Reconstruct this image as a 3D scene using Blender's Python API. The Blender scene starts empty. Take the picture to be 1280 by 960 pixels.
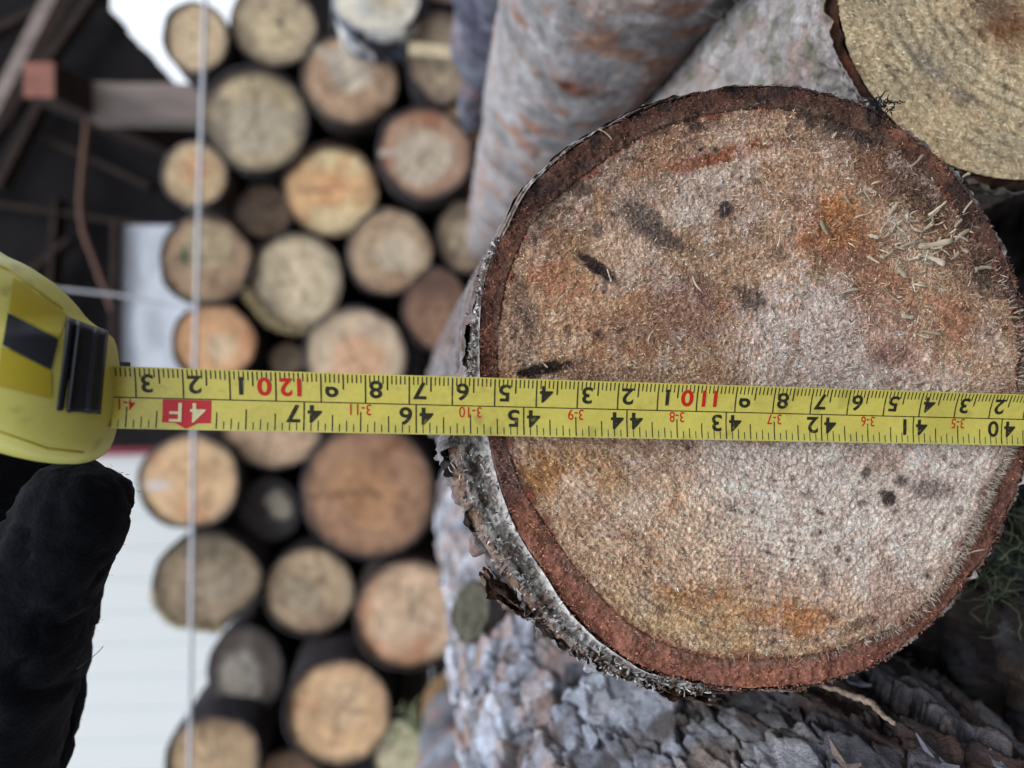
import bpy, math, random
import numpy as np
from mathutils import Vector

random.seed(7)
rng = np.random.default_rng(11)
SC = bpy.context.scene
COL = SC.collection
F = 960.0                      # focal length in photo pixels (1280 wide)
H = 1.5                        # camera height above the ground
# The photograph was taken with the phone on its side: picture left is UP in the world.


def W(px, py, Z):
    """photo direction + depth (m) -> world point"""
    x = (px - 640.0) / F * Z
    y = -(py - 480.0) / F * Z
    return np.array([y, Z, H - x])


def cam2w(v):
    v = np.asarray(v, float)
    return np.stack([v[..., 1], v[..., 2], -v[..., 0]], -1)   # x right, y up, z depth


def lin(c):
    c = np.asarray(c, float) / 255.0
    return np.where(c <= 0.04045, c / 12.92, ((c + 0.055) / 1.055) ** 2.4)


# ------------------------------------------------------------------ noise
def _hash(ix, iy, iz, seed):
    h = (ix.astype(np.int64) * 374761393 + iy.astype(np.int64) * 668265263 + iz.astype(np.int64) * 2147483647 + seed * 1274126177) & 0xFFFFFFFF
    h = ((h ^ (h >> 13)) * 1103515245) & 0xFFFFFFFF
    h = ((h ^ (h >> 16)) * 2654435761) & 0xFFFFFFFF
    return ((h ^ (h >> 15)) & 0xFFFFFF) / float(0xFFFFFF)


def vnoise(P, seed=0):
    i = np.floor(P)
    f = P - i
    f = f * f * f * (f * (f * 6 - 15) + 10)
    i = i.astype(np.int64)
    out = 0
    for dx in (0, 1):
        for dy in (0, 1):
            for dz in (0, 1):
                w = (f[:, 0] if dx else 1 - f[:, 0]) * (f[:, 1] if dy else 1 - f[:, 1]) * (f[:, 2] if dz else 1 - f[:, 2])
                out = out + w * _hash(i[:, 0] + dx, i[:, 1] + dy, i[:, 2] + dz, seed)
    return out * 2 - 1


def fbm(P, oct=4, seed=0, gain=0.5, lac=2.03):
    P = np.asarray(P, float)
    a, s, t = 1.0, 0.0, 0
    for k in range(oct):
        t = t + a * vnoise(P + 17.3 * k, seed + k)
        s += a
        a *= gain
        P = P * lac
    return t / s


def worley(U, V, seed=0):
    """returns F1, F2, cell random (2), offset vector to the nearest seed"""
    iu, iv = np.floor(U), np.floor(V)
    f1 = np.full(U.shape, 9.0); f2 = np.full(U.shape, 9.0)
    r1 = np.zeros(U.shape); r2 = np.zeros(U.shape); ox = np.zeros(U.shape); oy = np.zeros(U.shape)
    for du in (-1, 0, 1):
        for dv in (-1, 0, 1):
            cu, cv = iu + du, iv + dv
            z = np.zeros(U.shape)
            px = cu + 0.1 + 0.8 * _hash(cu, cv, z, seed)
            py = cv + 0.1 + 0.8 * _hash(cu, cv, z + 5, seed)
            d = np.hypot(U - px, V - py)
            near = d < f1
            f2 = np.where(near, f1, np.minimum(f2, d))
            r1 = np.where(near, _hash(cu, cv, z + 9, seed), r1)
            r2 = np.where(near, _hash(cu, cv, z + 13, seed), r2)
            ox = np.where(near, U - px, ox); oy = np.where(near, V - py, oy)
            f1 = np.where(near, d, f1)
    return f1, f2, r1, r2, ox, oy


def sstep(a, b, x):
    t = np.clip((x - a) / (b - a), 0, 1)
    return t * t * (3 - 2 * t)


# ------------------------------------------------------------------ mesh helpers
def tag(o, label=None, cat=None, group=None, kind=None):
    if label: o['label'] = label
    if cat: o['category'] = cat
    if group: o['group'] = group
    if kind: o['kind'] = kind
    return o


def empty(name, loc, label, cat, group=None):
    o = bpy.data.objects.new(name, None)
    o.empty_display_size = 0.02
    COL.objects.link(o)
    o.location = Vector(loc)
    return tag(o, label, cat, group)


def mesh_obj(name, verts, faces, mat, parent=None, colors=None, smooth=True):
    """verts (N,3) world coordinates; faces: (M,4)/(M,3) arrays or a list of index lists"""
    verts = np.asarray(verts, float)
    org = np.array(parent.location) if parent is not None else (verts.mean(0) if len(verts) else np.zeros(3))
    if parent is not None and parent.parent is not None:
        org = org + np.array(parent.parent.location)
    me = bpy.data.meshes.new(name)
    loc = verts - org
    if isinstance(faces, list) and faces and isinstance(faces[0], np.ndarray) and faces[0].ndim == 2:
        groups = faces
    elif isinstance(faces, np.ndarray):
        groups = [faces]
    else:
        groups = None
    if groups is None:
        me.from_pydata([tuple(v) for v in loc], [], [tuple(f) for f in faces])
    else:
        loops = np.concatenate([g.ravel() for g in groups]).astype(np.int32)
        tot = np.concatenate([np.full(len(g), g.shape[1]) for g in groups]).astype(np.int32)
        start = np.concatenate([[0], np.cumsum(tot)[:-1]]).astype(np.int32)
        me.vertices.add(len(loc)); me.vertices.foreach_set('co', loc.ravel())
        me.loops.add(len(loops)); me.loops.foreach_set('vertex_index', loops)
        me.polygons.add(len(tot)); me.polygons.foreach_set('loop_start', start)
        me.update(calc_edges=True)
    me.polygons.foreach_set('use_smooth', np.full(len(me.polygons), smooth))
    if colors is not None:
        a = me.color_attributes.new('Col', 'FLOAT_COLOR', 'POINT')
        c = np.ones((len(loc), 4)); c[:, :3] = np.clip(colors, 0, 1)
        a.data.foreach_set('color', c.ravel().astype(np.float32))
    me.materials.append(mat)
    me.validate()
    o = bpy.data.objects.new(name, me)
    COL.objects.link(o)
    if parent is not None:
        o.parent = parent
    else:
        o.location = Vector(org)
    return o


def grid_faces(nu, nv, wrap=False, off=0):
    """grid of nu rows x nv columns; wrap closes the columns"""
    c = nv if wrap else nv - 1
    a = np.arange(nu - 1)[:, None] * nv
    b = np.arange(c)[None, :]
    b2 = (b + 1) % nv
    q = np.stack([a + b, a + b2, a + nv + b2, a + nv + b], -1).reshape(-1, 4)
    return q + off


def tube(path, rad, n=8):
    path = np.asarray(path, float)
    rad = np.broadcast_to(np.asarray(rad, float), (len(path),))
    t = np.gradient(path, axis=0); t /= np.linalg.norm(t, axis=1)[:, None] + 1e-12
    ref = np.array([0.31, 0.2, 0.93])
    u = np.cross(t, ref); u /= np.linalg.norm(u, axis=1)[:, None] + 1e-12
    v = np.cross(t, u)
    a = np.linspace(0, 2 * math.pi, n, endpoint=False)
    P = path[:, None] + rad[:, None, None] * (np.cos(a)[None, :, None] * u[:, None] + np.sin(a)[None, :, None] * v[:, None])
    V = P.reshape(-1, 3)
    q = grid_faces(len(path), n, True)
    V = np.vstack([V, path[0], path[-1]])
    k = len(path) * n
    t1 = np.array([[k, (j + 1) % n, j] for j in range(n)])
    b = (len(path) - 1) * n
    t2 = np.array([[k + 1, b + j, b + (j + 1) % n] for j in range(n)])
    return V, [q, t1, t2]


def merge(parts):
    V, G3, G4, o = [], [], [], 0
    for v, fs in parts:
        if isinstance(fs, np.ndarray): fs = [fs]
        for f in fs:
            (G4 if f.shape[1] == 4 else G3).append(f + o)
        V.append(v); o += len(v)
    g = []
    if G4: g.append(np.vstack(G4))
    if G3: g.append(np.vstack(G3))
    return np.vstack(V), g


def box_between(p0, p1, wv, tv):
    """beam from p0 to p1 with half-width vector wv and half-thickness vector tv"""
    V = []
    for p in (p0, p1):
        for sx, sy in ((-1, -1), (1, -1), (1, 1), (-1, 1)):
            V.append(np.array(p) + sx * np.array(wv) + sy * np.array(tv))
    f = np.array([[3, 2, 1, 0], [4, 5, 6, 7], [0, 1, 5, 4], [1, 2, 6, 5], [2, 3, 7, 6], [3, 0, 4, 7]])
    return np.array(V), f


def slivers(P, T, N, L, Wd, C, bend=0.25):
    """thin two-segment fibres: P centre, T direction, N up, lengths, widths, colours"""
    S = np.cross(T, N); S /= np.linalg.norm(S, axis=1)[:, None] + 1e-9
    L = L[:, None]; Wd = Wd[:, None]
    a = P - T * L * .5
    m = P + N * L * bend * rng.uniform(0, 1, (len(P), 1))
    b = P + T * L * .5
    V = np.stack([a - S * Wd * .5, a + S * Wd * .5, m - S * Wd * .5, m + S * Wd * .5, b - S * Wd * .15, b + S * Wd * .15], 1).reshape(-1, 3)
    k = np.arange(len(P))[:, None] * 6
    q = np.vstack([k + np.array([0, 1, 3, 2]), k + np.array([2, 3, 5, 4])])
    return V, q, np.repeat(C, 6, 0)


# ------------------------------------------------------------------ materials
def nt(name):
    m = bpy.data.materials.new(name); m.use_nodes = True
    n = m.node_tree; b = n.nodes['Principled BSDF']
    return m, n, b


def painted(name, rough=0.9, layers=((900, 0.35),), bump=((1200, 0.4, 0.0006),), spec=0.2, stretch=None, attr=True, base=(.5, .5, .5), tint=None, sheen=0):
    """colour from the mesh attribute Col (or base) times node noise, plus noise bump"""
    m, n, b = nt(name)
    b.inputs['Roughness'].default_value = rough
    b.inputs['Specular IOR Level'].default_value = spec
    if sheen: b.inputs['Sheen Weight'].default_value = sheen
    tc = n.nodes.new('ShaderNodeTexCoord')
    src = tc.outputs['Object']
    if stretch:
        mp = n.nodes.new('ShaderNodeMapping'); mp.inputs['Scale'].default_value = stretch
        n.links.new(src, mp.inputs['Vector']); src = mp.outputs['Vector']
    if attr:
        a = n.nodes.new('ShaderNodeAttribute'); a.attribute_name = 'Col'; cur = a.outputs['Color']
    else:
        a = n.nodes.new('ShaderNodeRGB'); a.outputs[0].default_value = (*base, 1); cur = a.outputs[0]
    for sc, amp in layers:
        t = n.nodes.new('ShaderNodeTexNoise'); t.inputs['Scale'].default_value = sc
        t.inputs['Detail'].default_value = 4; t.inputs['Roughness'].default_value = .65
        n.links.new(src, t.inputs['Vector'])
        r = n.nodes.new('ShaderNodeMapRange'); r.inputs['From Min'].default_value = .28; r.inputs['From Max'].default_value = .72
        r.inputs['To Min'].default_value = 1 - amp; r.inputs['To Max'].default_value = 1 + amp
        n.links.new(t.outputs['Fac'], r.inputs['Value'])
        v = n.nodes.new('ShaderNodeVectorMath'); v.operation = 'SCALE'
        n.links.new(cur, v.inputs[0]); n.links.new(r.outputs[0], v.inputs['Scale']); cur = v.outputs[0]
    if tint:
        t = n.nodes.new('ShaderNodeTexNoise'); t.inputs['Scale'].default_value = tint[0]; t.inputs['Detail'].default_value = 5
        n.links.new(src, t.inputs['Vector'])
        r = n.nodes.new('ShaderNodeMapRange'); r.inputs['From Min'].default_value = tint[2]; r.inputs['From Max'].default_value = tint[3]
        n.links.new(t.outputs['Fac'], r.inputs['Value'])
        mx = n.nodes.new('ShaderNodeMix'); mx.data_type = 'RGBA'
        n.links.new(r.outputs[0], mx.inputs['Factor']); n.links.new(cur, mx.inputs['A']); mx.inputs['B'].default_value = (*tint[1], 1)
        cur = mx.outputs['Result']
    n.links.new(cur, b.inputs['Base Color'])
    prev = None
    for sc, st, dist in bump:
        t = n.nodes.new('ShaderNodeTexNoise'); t.inputs['Scale'].default_value = sc; t.inputs['Detail'].default_value = 5
        t.inputs['Roughness'].default_value = .6
        n.links.new(src, t.inputs['Vector'])
        bp = n.nodes.new('ShaderNodeBump'); bp.inputs['Strength'].default_value = st; bp.inputs['Distance'].default_value = dist
        n.links.new(t.outputs['Fac'], bp.inputs['Height'])
        if prev: n.links.new(prev, bp.inputs['Normal'])
        prev = bp.outputs['Normal']
    if prev: n.links.new(prev, b.inputs['Normal'])
    return m


M_face = painted('sawn_wood', 0.9, ((1100, .28), (2700, .55)), ((2400, .6, .0005),))
M_fibre = painted('wood_fibre', 0.75, ((300, .2),), (), spec=.3)
M_ring = painted('inner_bark', 0.9, ((500, .3), (2200, .25)), ((1300, .7, .0006),))
M_bark = painted('bark', 0.92, ((180, .25), (1200, .3)), ((350, .5, .0015), (1400, .6, .0006)))
M_bfar = painted('far_wood', 0.9, ((60, .18), (300, .15)), ((200, .4, .002),))
M_bbark = painted('far_bark', 0.95, ((40, .3), (200, .3)), ((80, .6, .004),))

# ------------------------------------------------------------------ the near logs' common axis
VP = np.array([525.0, 455.0])
ax = np.array([(VP[0] - 640) / F, -(VP[1] - 480) / F, 1.0]); ax /= np.linalg.norm(ax)
AX = cam2w(ax)                                     # pointing away from the camera
U_ = np.cross(np.array([1.0, 0, 0]), AX)           # roughly picture right (world down)
U_ /= np.linalg.norm(U_)
if U_[2] > 0: U_ = -U_
V_ = np.cross(AX, U_)
if V_[0] < 0: V_ = -V_                             # roughly picture up
NF = -AX                                           # the sawn faces look this way

FC_PX = (940.0, 485.0)
FC = W(FC_PX[0], FC_PX[1], 0.1965)                  # centre of the front log's sawn face


def onplane(px, py, C=FC, n=AX):
    o = np.array([0, 0, H]); d = W(px, py, 1.0) - o
    t = np.dot(C - o, n) / np.dot(d, n)
    return o + d * t


def uvof(p, C=FC):
    return np.array([np.dot(p - C, U_), np.dot(p - C, V_)])


def outline(pts, C=FC, px=True):
    """periodic radius function from measured points"""
    uv = np.array([uvof(onplane(*p, C=C), C) for p in pts])
    th = np.arctan2(uv[:, 1], uv[:, 0]); r = np.hypot(uv[:, 0], uv[:, 1])
    k = np.argsort(th); th, r = th[k], r[k]
    th = np.concatenate([th - 2 * math.pi, th, th + 2 * math.pi]); r = np.tile(r, 3)
    tt = np.linspace(-math.pi, math.pi, 721)
    rr = np.interp(tt, th, r)
    ker = np.hanning(15); ker /= ker.sum()
    rr = np.convolve(np.concatenate([rr[-16:-1], rr, rr[1:16]]), ker, 'same')[15:-15]
    def f(a):
        a = (np.asarray(a) + math.pi) % (2 * math.pi) - math.pi
        return np.interp(a, tt, rr)
    return f


def local2w(u, v, w, C):
    """w is height towards the camera side of the face"""
    return C[None] + u[:, None] * U_[None] + v[:, None] * V_[None] + w[:, None] * NF[None]


def w2px(P):
    d = P[:, 1]; x = H - P[:, 2]; y = P[:, 0]
    return 640 + F * x / d, 480 - F * y / d


def disc_grid(n):
    """concentric square-to-disc map"""
    a = np.linspace(-1, 1, n)
    X, Y = np.meshgrid(a, a, indexing='ij')
    X = X.ravel(); Y = Y.ravel()
    big = np.abs(X) > np.abs(Y)
    r = np.where(big, X, Y)
    with np.errstate(divide='ignore', invalid='ignore'):
        ph = np.where(big, (math.pi / 4) * np.where(X == 0, 0, Y / np.where(X == 0, 1, X)),
                      math.pi / 2 - (math.pi / 4) * np.where(Y == 0, 0, X / np.where(Y == 0, 1, Y)))
    ph = np.where(r < 0, ph + math.pi, ph)
    return np.abs(r), ph


def blob(x, y, cx, cy, rx, ry, ang=0, soft=1.0):
    a = math.radians(ang)
    dx, dy = x - cx, y - cy
    u = (dx * math.cos(a) + dy * math.sin(a)) / rx
    v = (-dx * math.sin(a) + dy * math.cos(a)) / ry
    return np.exp(-(u * u + v * v) * soft)


WOOD_IN = [(622, 470), (624, 400), (635, 340), (657, 290), (680, 262), (702, 240), (725, 222), (757, 200), (792, 175), (820, 160), (855, 149),
           (900, 140), (960, 132), (1010, 138), (1060, 153), (1100, 173), (1140, 199), (1172, 227), (1199, 257), (1235, 315), (1256, 360), (1270, 390),
           (1275, 430), (1276, 500), (1270, 550), (1255, 582), (1242, 602), (1230, 635), (1214, 667), (1195, 708), (1180, 732), (1135, 780), (1097, 796), (1060, 812),
           (1010, 822), (960, 827), (900, 826), (840, 810), (795, 787), (770, 767), (735, 727), (695, 675), (670, 640), (652, 610), (640, 580), (634, 545), (624, 505)]
RED_OUT = [(598, 430), (598, 470), (600, 375), (612, 322), (630, 292), (657, 237), (705, 190), (767, 152), (812, 131), (850, 120), (900, 110), (960, 105),
           (1010, 110), (1055, 120), (1100, 140), (1147, 172), (1185, 207), (1210, 237), (1230, 265), (1249, 298), (1264, 332), (1274, 365), (1281, 395), (1285, 430), (1286, 500),
           (1282, 560), (1279, 590), (1271, 620), (1256, 652), (1241, 690), (1230, 707), (1212, 727), (1195, 752), (1167, 777), (1135, 806), (1100, 830),
           (1060, 847), (1022, 860), (960, 864), (900, 862), (860, 854), (802, 838), (752, 805), (710, 765), (680, 718), (645, 665), (622, 603), (610, 550), (602, 510)]
BARK_OUT = [(585, 470), (588, 420), (597, 368), (609, 318), (627, 288), (654, 233), (703, 187), (766, 149), (811, 128), (850, 117), (900, 107), (960, 102),
            (1010, 107), (1056, 117), (1102, 137), (1149, 169), (1188, 205), (1214, 235), (1234, 263), (1253, 297), (1269, 331), (1279, 364), (1287, 394), (1291, 430), (1292, 500),
            (1288, 560), (1284, 592), (1276, 624), (1260, 656), (1245, 694), (1233, 711), (1214, 731), (1197, 756), (1169, 781), (1137, 810), (1102, 834),
            (1061, 851), (1022, 865), (960, 869), (900, 869), (850, 868), (790, 858), (735, 832), (690, 795), (652, 750), (612, 695), (585, 650), (566, 600), (560, 550), (568, 510)]
R_wood, R_red, R_bark = outline(WOOD_IN), outline(RED_OUT), outline(BARK_OUT)


def wood_paint(x, y, P, rho=None):
    """albedo of the front face; x, y are positions on the face in photo pixels, P world points"""
    n1 = fbm(P * 55, 4, 1); n2 = fbm(P * 140, 4, 2); n3 = fbm(P * 420, 3, 3); n4 = fbm(P * 1500, 2, 4); n5 = fbm(P * 90 + 9, 4, 5)
    C = np.tile(lin((172, 148, 124)), (len(x), 1))
    def mixin(col, k):
        nonlocal C
        k = np.clip(k, 0, 1)[:, None]
        C = C * (1 - k) + lin(col)[None] * k
    jn = .5 * n2 + .6 * n3 + .6 * n4
    jag = lambda m, amt=.5: sstep(.12, .62, m + jn * (m > .02)) * np.clip(m * 1.9, 0, 1)
    # broad pale weathered zones
    mixin((194, 186, 178), sstep(.1, .7, blob(x, y, 1080, 600, 230, 150, 10) + .25 * n1) * .9)
    mixin((182, 175, 170), jag(blob(x, y, 1040, 430, 120, 70, 20)) * .8)
    mixin((184, 172, 160), jag(blob(x, y, 900, 240, 70, 60)) * .8)
    mixin((150, 141, 133), jag(blob(x, y, 790, 220, 110, 55, -35)) * .6)
    mixin((190, 172, 148), jag(blob(x, y, 800, 650, 130, 90, 40)) * .55)
    mixin((172, 152, 118), jag(blob(x, y, 880, 780, 150, 45, 12)) * .75)
    mixin((180, 150, 120), jag(blob(x, y, 720, 400, 80, 70)) * .6)
    # yellow-brown and rusty stains
    mixin((150, 112, 66), jag(blob(x, y, 665, 592, 32, 45, 60), .8) * .75)
    mixin((158, 122, 78), jag(blob(x, y, 740, 585, 60, 25, 10), .9) * .5)
    mixin((150, 105, 60), jag(blob(x, y, 860, 740, 50, 22, 10), .9) * .6)
    mixin((158, 108, 66), jag(blob(x, y, 990, 775, 50, 26, 5), .9) * .75)
    mixin((140, 98, 66), jag(blob(x, y, 760, 650, 45, 16, 35), .9) * .45)
    mixin((132, 82, 56), jag(blob(x, y, 915, 192, 85, 10, -14), .7) * .9)
    mixin((140, 104, 72), jag(blob(x, y, 830, 190, 60, 24, -30), .7) * .6)
    mixin((104, 98, 94), jag(blob(x, y, 700, 270, 60, 30, -50), .7) * .35)
    mixin((122, 96, 76), jag(blob(x, y, 1110, 200, 110, 55, 32), .7) * .9)
    mixin((92, 76, 64), jag(blob(x, y, 1160, 240, 70, 40, 45), .8) * .9)
    mixin((112, 96, 84), jag(blob(x, y, 1215, 320, 40, 60, -10), .8) * .7)
    mixin((150, 100, 66), jag(blob(x, y, 1035, 285, 60, 45, 30), .9) * .75)
    mixin((148, 112, 70), jag(blob(x, y, 1050, 275, 34, 30), .9) * .6)
    mixin((140, 98, 72), jag(blob(x, y, 1100, 360, 70, 42, 40), 1.) * .55)
    mixin((146, 102, 76), jag(blob(x, y, 1195, 400, 26, 38, -20), 1.) * .6)
    mixin((150, 112, 84), jag(blob(x, y, 1130, 430, 60, 34, 10), 1.) * .5)
    mixin((112, 86, 78), jag(blob(x, y, 1110, 445, 28, 16), 1.) * .6)
    mixin((150, 98, 70), jag(blob(x, y, 685, 345, 34, 22, 30), 1.) * .6)
    mixin((128, 98, 88), jag(blob(x, y, 850, 385, 60, 34, 35), .9) * .65)
    mixin((108, 84, 76), jag(blob(x, y, 880, 365, 50, 16, 38), 1.) * .6)
    mixin((120, 100, 92), jag(blob(x, y, 800, 420, 70, 30, 10), 1.) * .5)
    mixin((160, 128, 104), jag(blob(x, y, 700, 520, 60, 30), .8) * .4)
    mixin((150, 116, 84), sstep(.05, .35, n5 + .3 * n3) * .5 * (x < 1000))
    mixin((128, 118, 112), sstep(.05, .35, fbm(P * 75 + 31, 4, 15) + .35 * n3) * .35 * (y < 480))
    mixin((206, 198, 188), sstep(.1, .4, fbm(P * 120 + 51, 4, 16) + .3 * n4) * .28)
    mixin((132, 96, 70), sstep(.25, .6, n1) * .45)
    # soot and mould
    mixin((88, 82, 78), jag(blob(x, y, 805, 272, 34, 16, 32), 1.) * .8)
    mixin((84, 78, 74), jag(blob(x, y, 838, 302, 45, 13, 22), 1.) * .8)
    mixin((42, 38, 38), jag(blob(x, y, 745, 334, 32, 8, 38), 1.2) * .95)
    mixin((36, 32, 32), jag(blob(x, y, 680, 461, 38, 8, -12), 1.2) * .95)
    mixin((64, 60, 62), jag(blob(x, y, 908, 262, 11, 12), 1.) * .9)
    mixin((82, 74, 70), jag(blob(x, y, 935, 372, 26, 14, 30), 1.3) * .8)
    mixin((60, 54, 52), jag(blob(x, y, 1110, 622, 13, 11, 30), 1.2) * .95)
    mixin((72, 66, 64), jag(blob(x, y, 1083, 592, 7, 9), 1.2) * .85)
    mixin((72, 66, 64), jag(blob(x, y, 1125, 600, 9, 8), 1.2) * .8)
    mixin((100, 94, 90), jag(blob(x, y, 1165, 612, 34, 14), 1.4) * .7)
    mixin((70, 62, 60), jag(blob(x, y, 1230, 340, 18, 40, -15), 1.) * .75)
    mixin((74, 66, 62), jag(blob(x, y, 1060, 165, 60, 12, 12), 1.2) * .7)
    mixin((66, 52, 50), jag(blob(x, y, 652, 606, 10, 20, -30), 1.) * .8)
    mixin((88, 78, 72), jag(blob(x, y, 655, 385, 12, 44, -12), 1.2) * .6)
    mixin((82, 72, 68), jag(blob(x, y, 1025, 640, 8, 3, 30), 1.) * .8)
    mixin((90, 76, 66), jag(blob(x, y, 1075, 780, 26, 8, -20), 1.) * .7)
    mixin((78, 70, 66), sstep(.42, .62, fbm(P * 210 + 3, 3, 21)) * .6)
    for cx, cy, r in ((876, 187, 4), (893, 187, 3), (766, 268, 4), (748, 418, 6), (730, 500, 4), (1025, 665, 4), (1158, 719, 5), (1040, 772, 5),
                      (1193, 583, 3), (1020, 800, 4), (990, 700, 3), (960, 690, 4), (860, 560, 4), (749, 587, 3), (940, 640, 3), (1060, 700, 3)):
        mixin((46, 38, 36), blob(x, y, cx, cy, r, r) * .9)
    # annual rings, saw arcs
    rc = np.hypot(x - 985, y - 470) + 7 * n1 * 4
    low = sstep(430, 620, y)
    C *= (1 + (.05 + .07 * low) * np.sin(rc / 1.75 + n2 * 2.0) + (.04 + .06 * low) * np.sin(rc / 1.05 + n1 * 3) + .05 * np.sin(rc / 6 + n1 * 2))[:, None]
    saw = np.sin((x * .8 - y * .6 + 26 * n1) / 3.7)
    C *= (1 + .03 * saw * sstep(-.1, .3, n5))[:, None]
    if rho is not None:
        mixin((104, 82, 70), sstep(.94, 1.02, rho + .04 * n2 + .05 * n3) * .6)
        mixin((112, 66, 50), sstep(.978, 1.01, rho + .025 * n2 + .03 * n3) * .8)
        mixin((58, 52, 50), sstep(.93, 1.0, rho + .05 * n3) * sstep(.0, .3, n5 + .2 * n3) * (y < 420) * .8)
    C *= (1 + .16 * n2 + .24 * n3 + .42 * n4)[:, None]
    g = C.mean(1, keepdims=True)
    C = C * .92 + g * .08
    C = C * np.array([1.03, .965, .95]) * 1.22
    mref = lin((176, 158, 142))
    C = mref * (np.clip(C, .002, 2) / mref) ** 1.12
    return np.clip(C * np.array([1.14, 1.075, 1.05]), .004, .85)


# ------------------------------------------------------------------ front log
front = empty('log', FC, 'large sawn log end with rust-red inner bark rim, the tape measure stretched across it', 'log')
rho, th = disc_grid(520)
Rw = R_wood(th) * (1 + .014 * fbm(np.stack([np.cos(th) * 9, np.sin(th) * 9, 0 * th], 1), 5, 31, .65))
u, v = rho * Rw * np.cos(th), rho * Rw * np.sin(th)
P0 = local2w(u, v, np.zeros(len(u)), FC)
Q = np.stack([u, v, 0 * u], 1)
h = .0005 * fbm(Q * 90, 3, 41) + .0003 * fbm(Q * 420, 3, 42) + .00045 * fbm(Q * 1500, 2, 43) + .00007 * np.sin((u * .8 + v * .6) * 1450 + 4 * fbm(Q * 60, 2, 44))
h -= .0012 * sstep(.985, 1.0, rho)
P = local2w(u, v, h, FC)
x, y = w2px(P0)
Cw = wood_paint(x, y, P0, rho)
nG = 520
V1, F1_, C1 = P, grid_faces(nG, nG), Cw
# torn fibres standing on the sawn face
K = 90000
rr = np.sqrt(rng.uniform(0, 1, K)); tt = rng.uniform(-math.pi, math.pi, K)
uu, vv = rr * R_wood(tt) * .995 * np.cos(tt), rr * R_wood(tt) * .995 * np.sin(tt)
Pf = local2w(uu, vv, np.zeros(K), FC)
fx, fy = w2px(Pf)
Cf = wood_paint(fx, fy, Pf, rr)
br = np.exp(rng.normal(.04, .50, K))
Cf = np.clip(Cf * br[:, None], .01, .72)
base_a = math.radians(-35) + rng.normal(0, 1.3, K)
dirs = np.cos(base_a)[:, None] * U_ + np.sin(base_a)[:, None] * V_
lift = rng.normal(0, .35, K)
T = dirs + lift[:, None] * NF; T /= np.linalg.norm(T, axis=1)[:, None]
Nn = NF[None] + rng.normal(0, .35, (K, 3)); Nn /= np.linalg.norm(Nn, axis=1)[:, None]
L = rng.gamma(2.0, .00024, K) * (1 - .35 * sstep(480, 620, fy)) * (1 + 1.2 * blob(fx, fy, 1150, 320, 120, 120))
Wd = rng.uniform(.00012, .00032, K)
hf = rng.uniform(.0000, .0007, K)
Vs, Fs, Cs = slivers(Pf + NF * hf[:, None], T, Nn, L, Wd, Cf)
# fringe of pale fibres along the lower and right rim
K2 = 1100
tt = rng.normal(-.42, .42, K2)
r2 = R_wood(tt) * (1.008 - rng.gamma(1.3, .011, K2))
Pg = local2w(r2 * np.cos(tt), r2 * np.sin(tt), rng.uniform(.0002, .0013, K2), FC)
rad = np.cos(tt)[:, None] * U_ + np.sin(tt)[:, None] * V_
T2 = rad + rng.normal(0, .35, (K2, 3)); T2 /= np.linalg.norm(T2, axis=1)[:, None]
Vg, Fg, Cg = slivers(Pg, T2, np.tile(NF, (K2, 1)), rng.uniform(.0006, .0026, K2), rng.uniform(.0001, .00022, K2),
                     lin((194, 180, 166))[None] * rng.uniform(.35, 1.2, (K2, 1)))
Vm, Fm = merge([(V1, F1_), (Vs, Fs), (Vg, Fg)])
mesh_obj('cut_face', Vm, Fm, M_face, front, np.vstack([C1, Cs, Cg]))


def annulus(rin, rout, nr, nth, hfun, cfun, C=FC):
    a = np.linspace(-math.pi, math.pi, nth, endpoint=False)
    s = np.linspace(0, 1, nr)
    S, A = np.meshgrid(s, a, indexing='ij'); S = S.ravel(); A = A.ravel()
    R = rin(A) * (1 - S) + rout(A) * S
    u, v = R * np.cos(A), R * np.sin(A)
    hh = hfun(u, v, S, A)
    P = local2w(u, v, hh, C)
    return P, grid_faces(nr, nth, True), cfun(P, S, A)


def ring_h(u, v, S, A):
    Q = np.stack([u, v, 0 * u], 1)
    return -.0004 + .0016 * fbm(Q * 160, 4, 51) + .0006 * fbm(Q * 900, 3, 52) - .0035 * sstep(.88, 1, S) - .001 * sstep(.1, 0, S)


def ring_c(P, S, A):
    n = fbm(P * 130, 4, 53); n2 = fbm(P * 700, 3, 54)
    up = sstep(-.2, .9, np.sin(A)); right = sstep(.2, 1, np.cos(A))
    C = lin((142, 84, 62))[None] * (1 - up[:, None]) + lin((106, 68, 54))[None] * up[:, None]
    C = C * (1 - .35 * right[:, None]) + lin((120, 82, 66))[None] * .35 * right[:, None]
    k = sstep(.1, .5, n)[:, None] * .6; C = C * (1 - k) + lin((70, 50, 46))[None] * k
    k = sstep(.2, .6, fbm(P * 90 + 5, 3, 55))[:, None] * .5; C = C * (1 - k) + lin((160, 96, 62))[None] * k
    k = (blob(A, S, math.radians(197), .4, .12, 2) + blob(A, S, math.radians(197) - 2 * math.pi, .4, .12, 2))[:, None] * .75
    C = C * (1 - k) + lin((112, 84, 82))[None] * k
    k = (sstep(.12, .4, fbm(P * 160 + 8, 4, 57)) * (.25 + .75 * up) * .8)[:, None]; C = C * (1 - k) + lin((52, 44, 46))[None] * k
    k = (sstep(.35, .0, S + .35 * n2 + .25 * n) * .65)[:, None]; C = C * (1 - k) + lin((120, 98, 82))[None] * k
    C = C * (1 + .5 * n2[:, None])
    g = C.mean(1, keepdims=True)
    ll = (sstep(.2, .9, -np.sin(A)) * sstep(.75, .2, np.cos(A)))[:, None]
    return np.clip((C * .74 + g * .26) * (.95 + .42 * ll), .005, .7)


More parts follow.
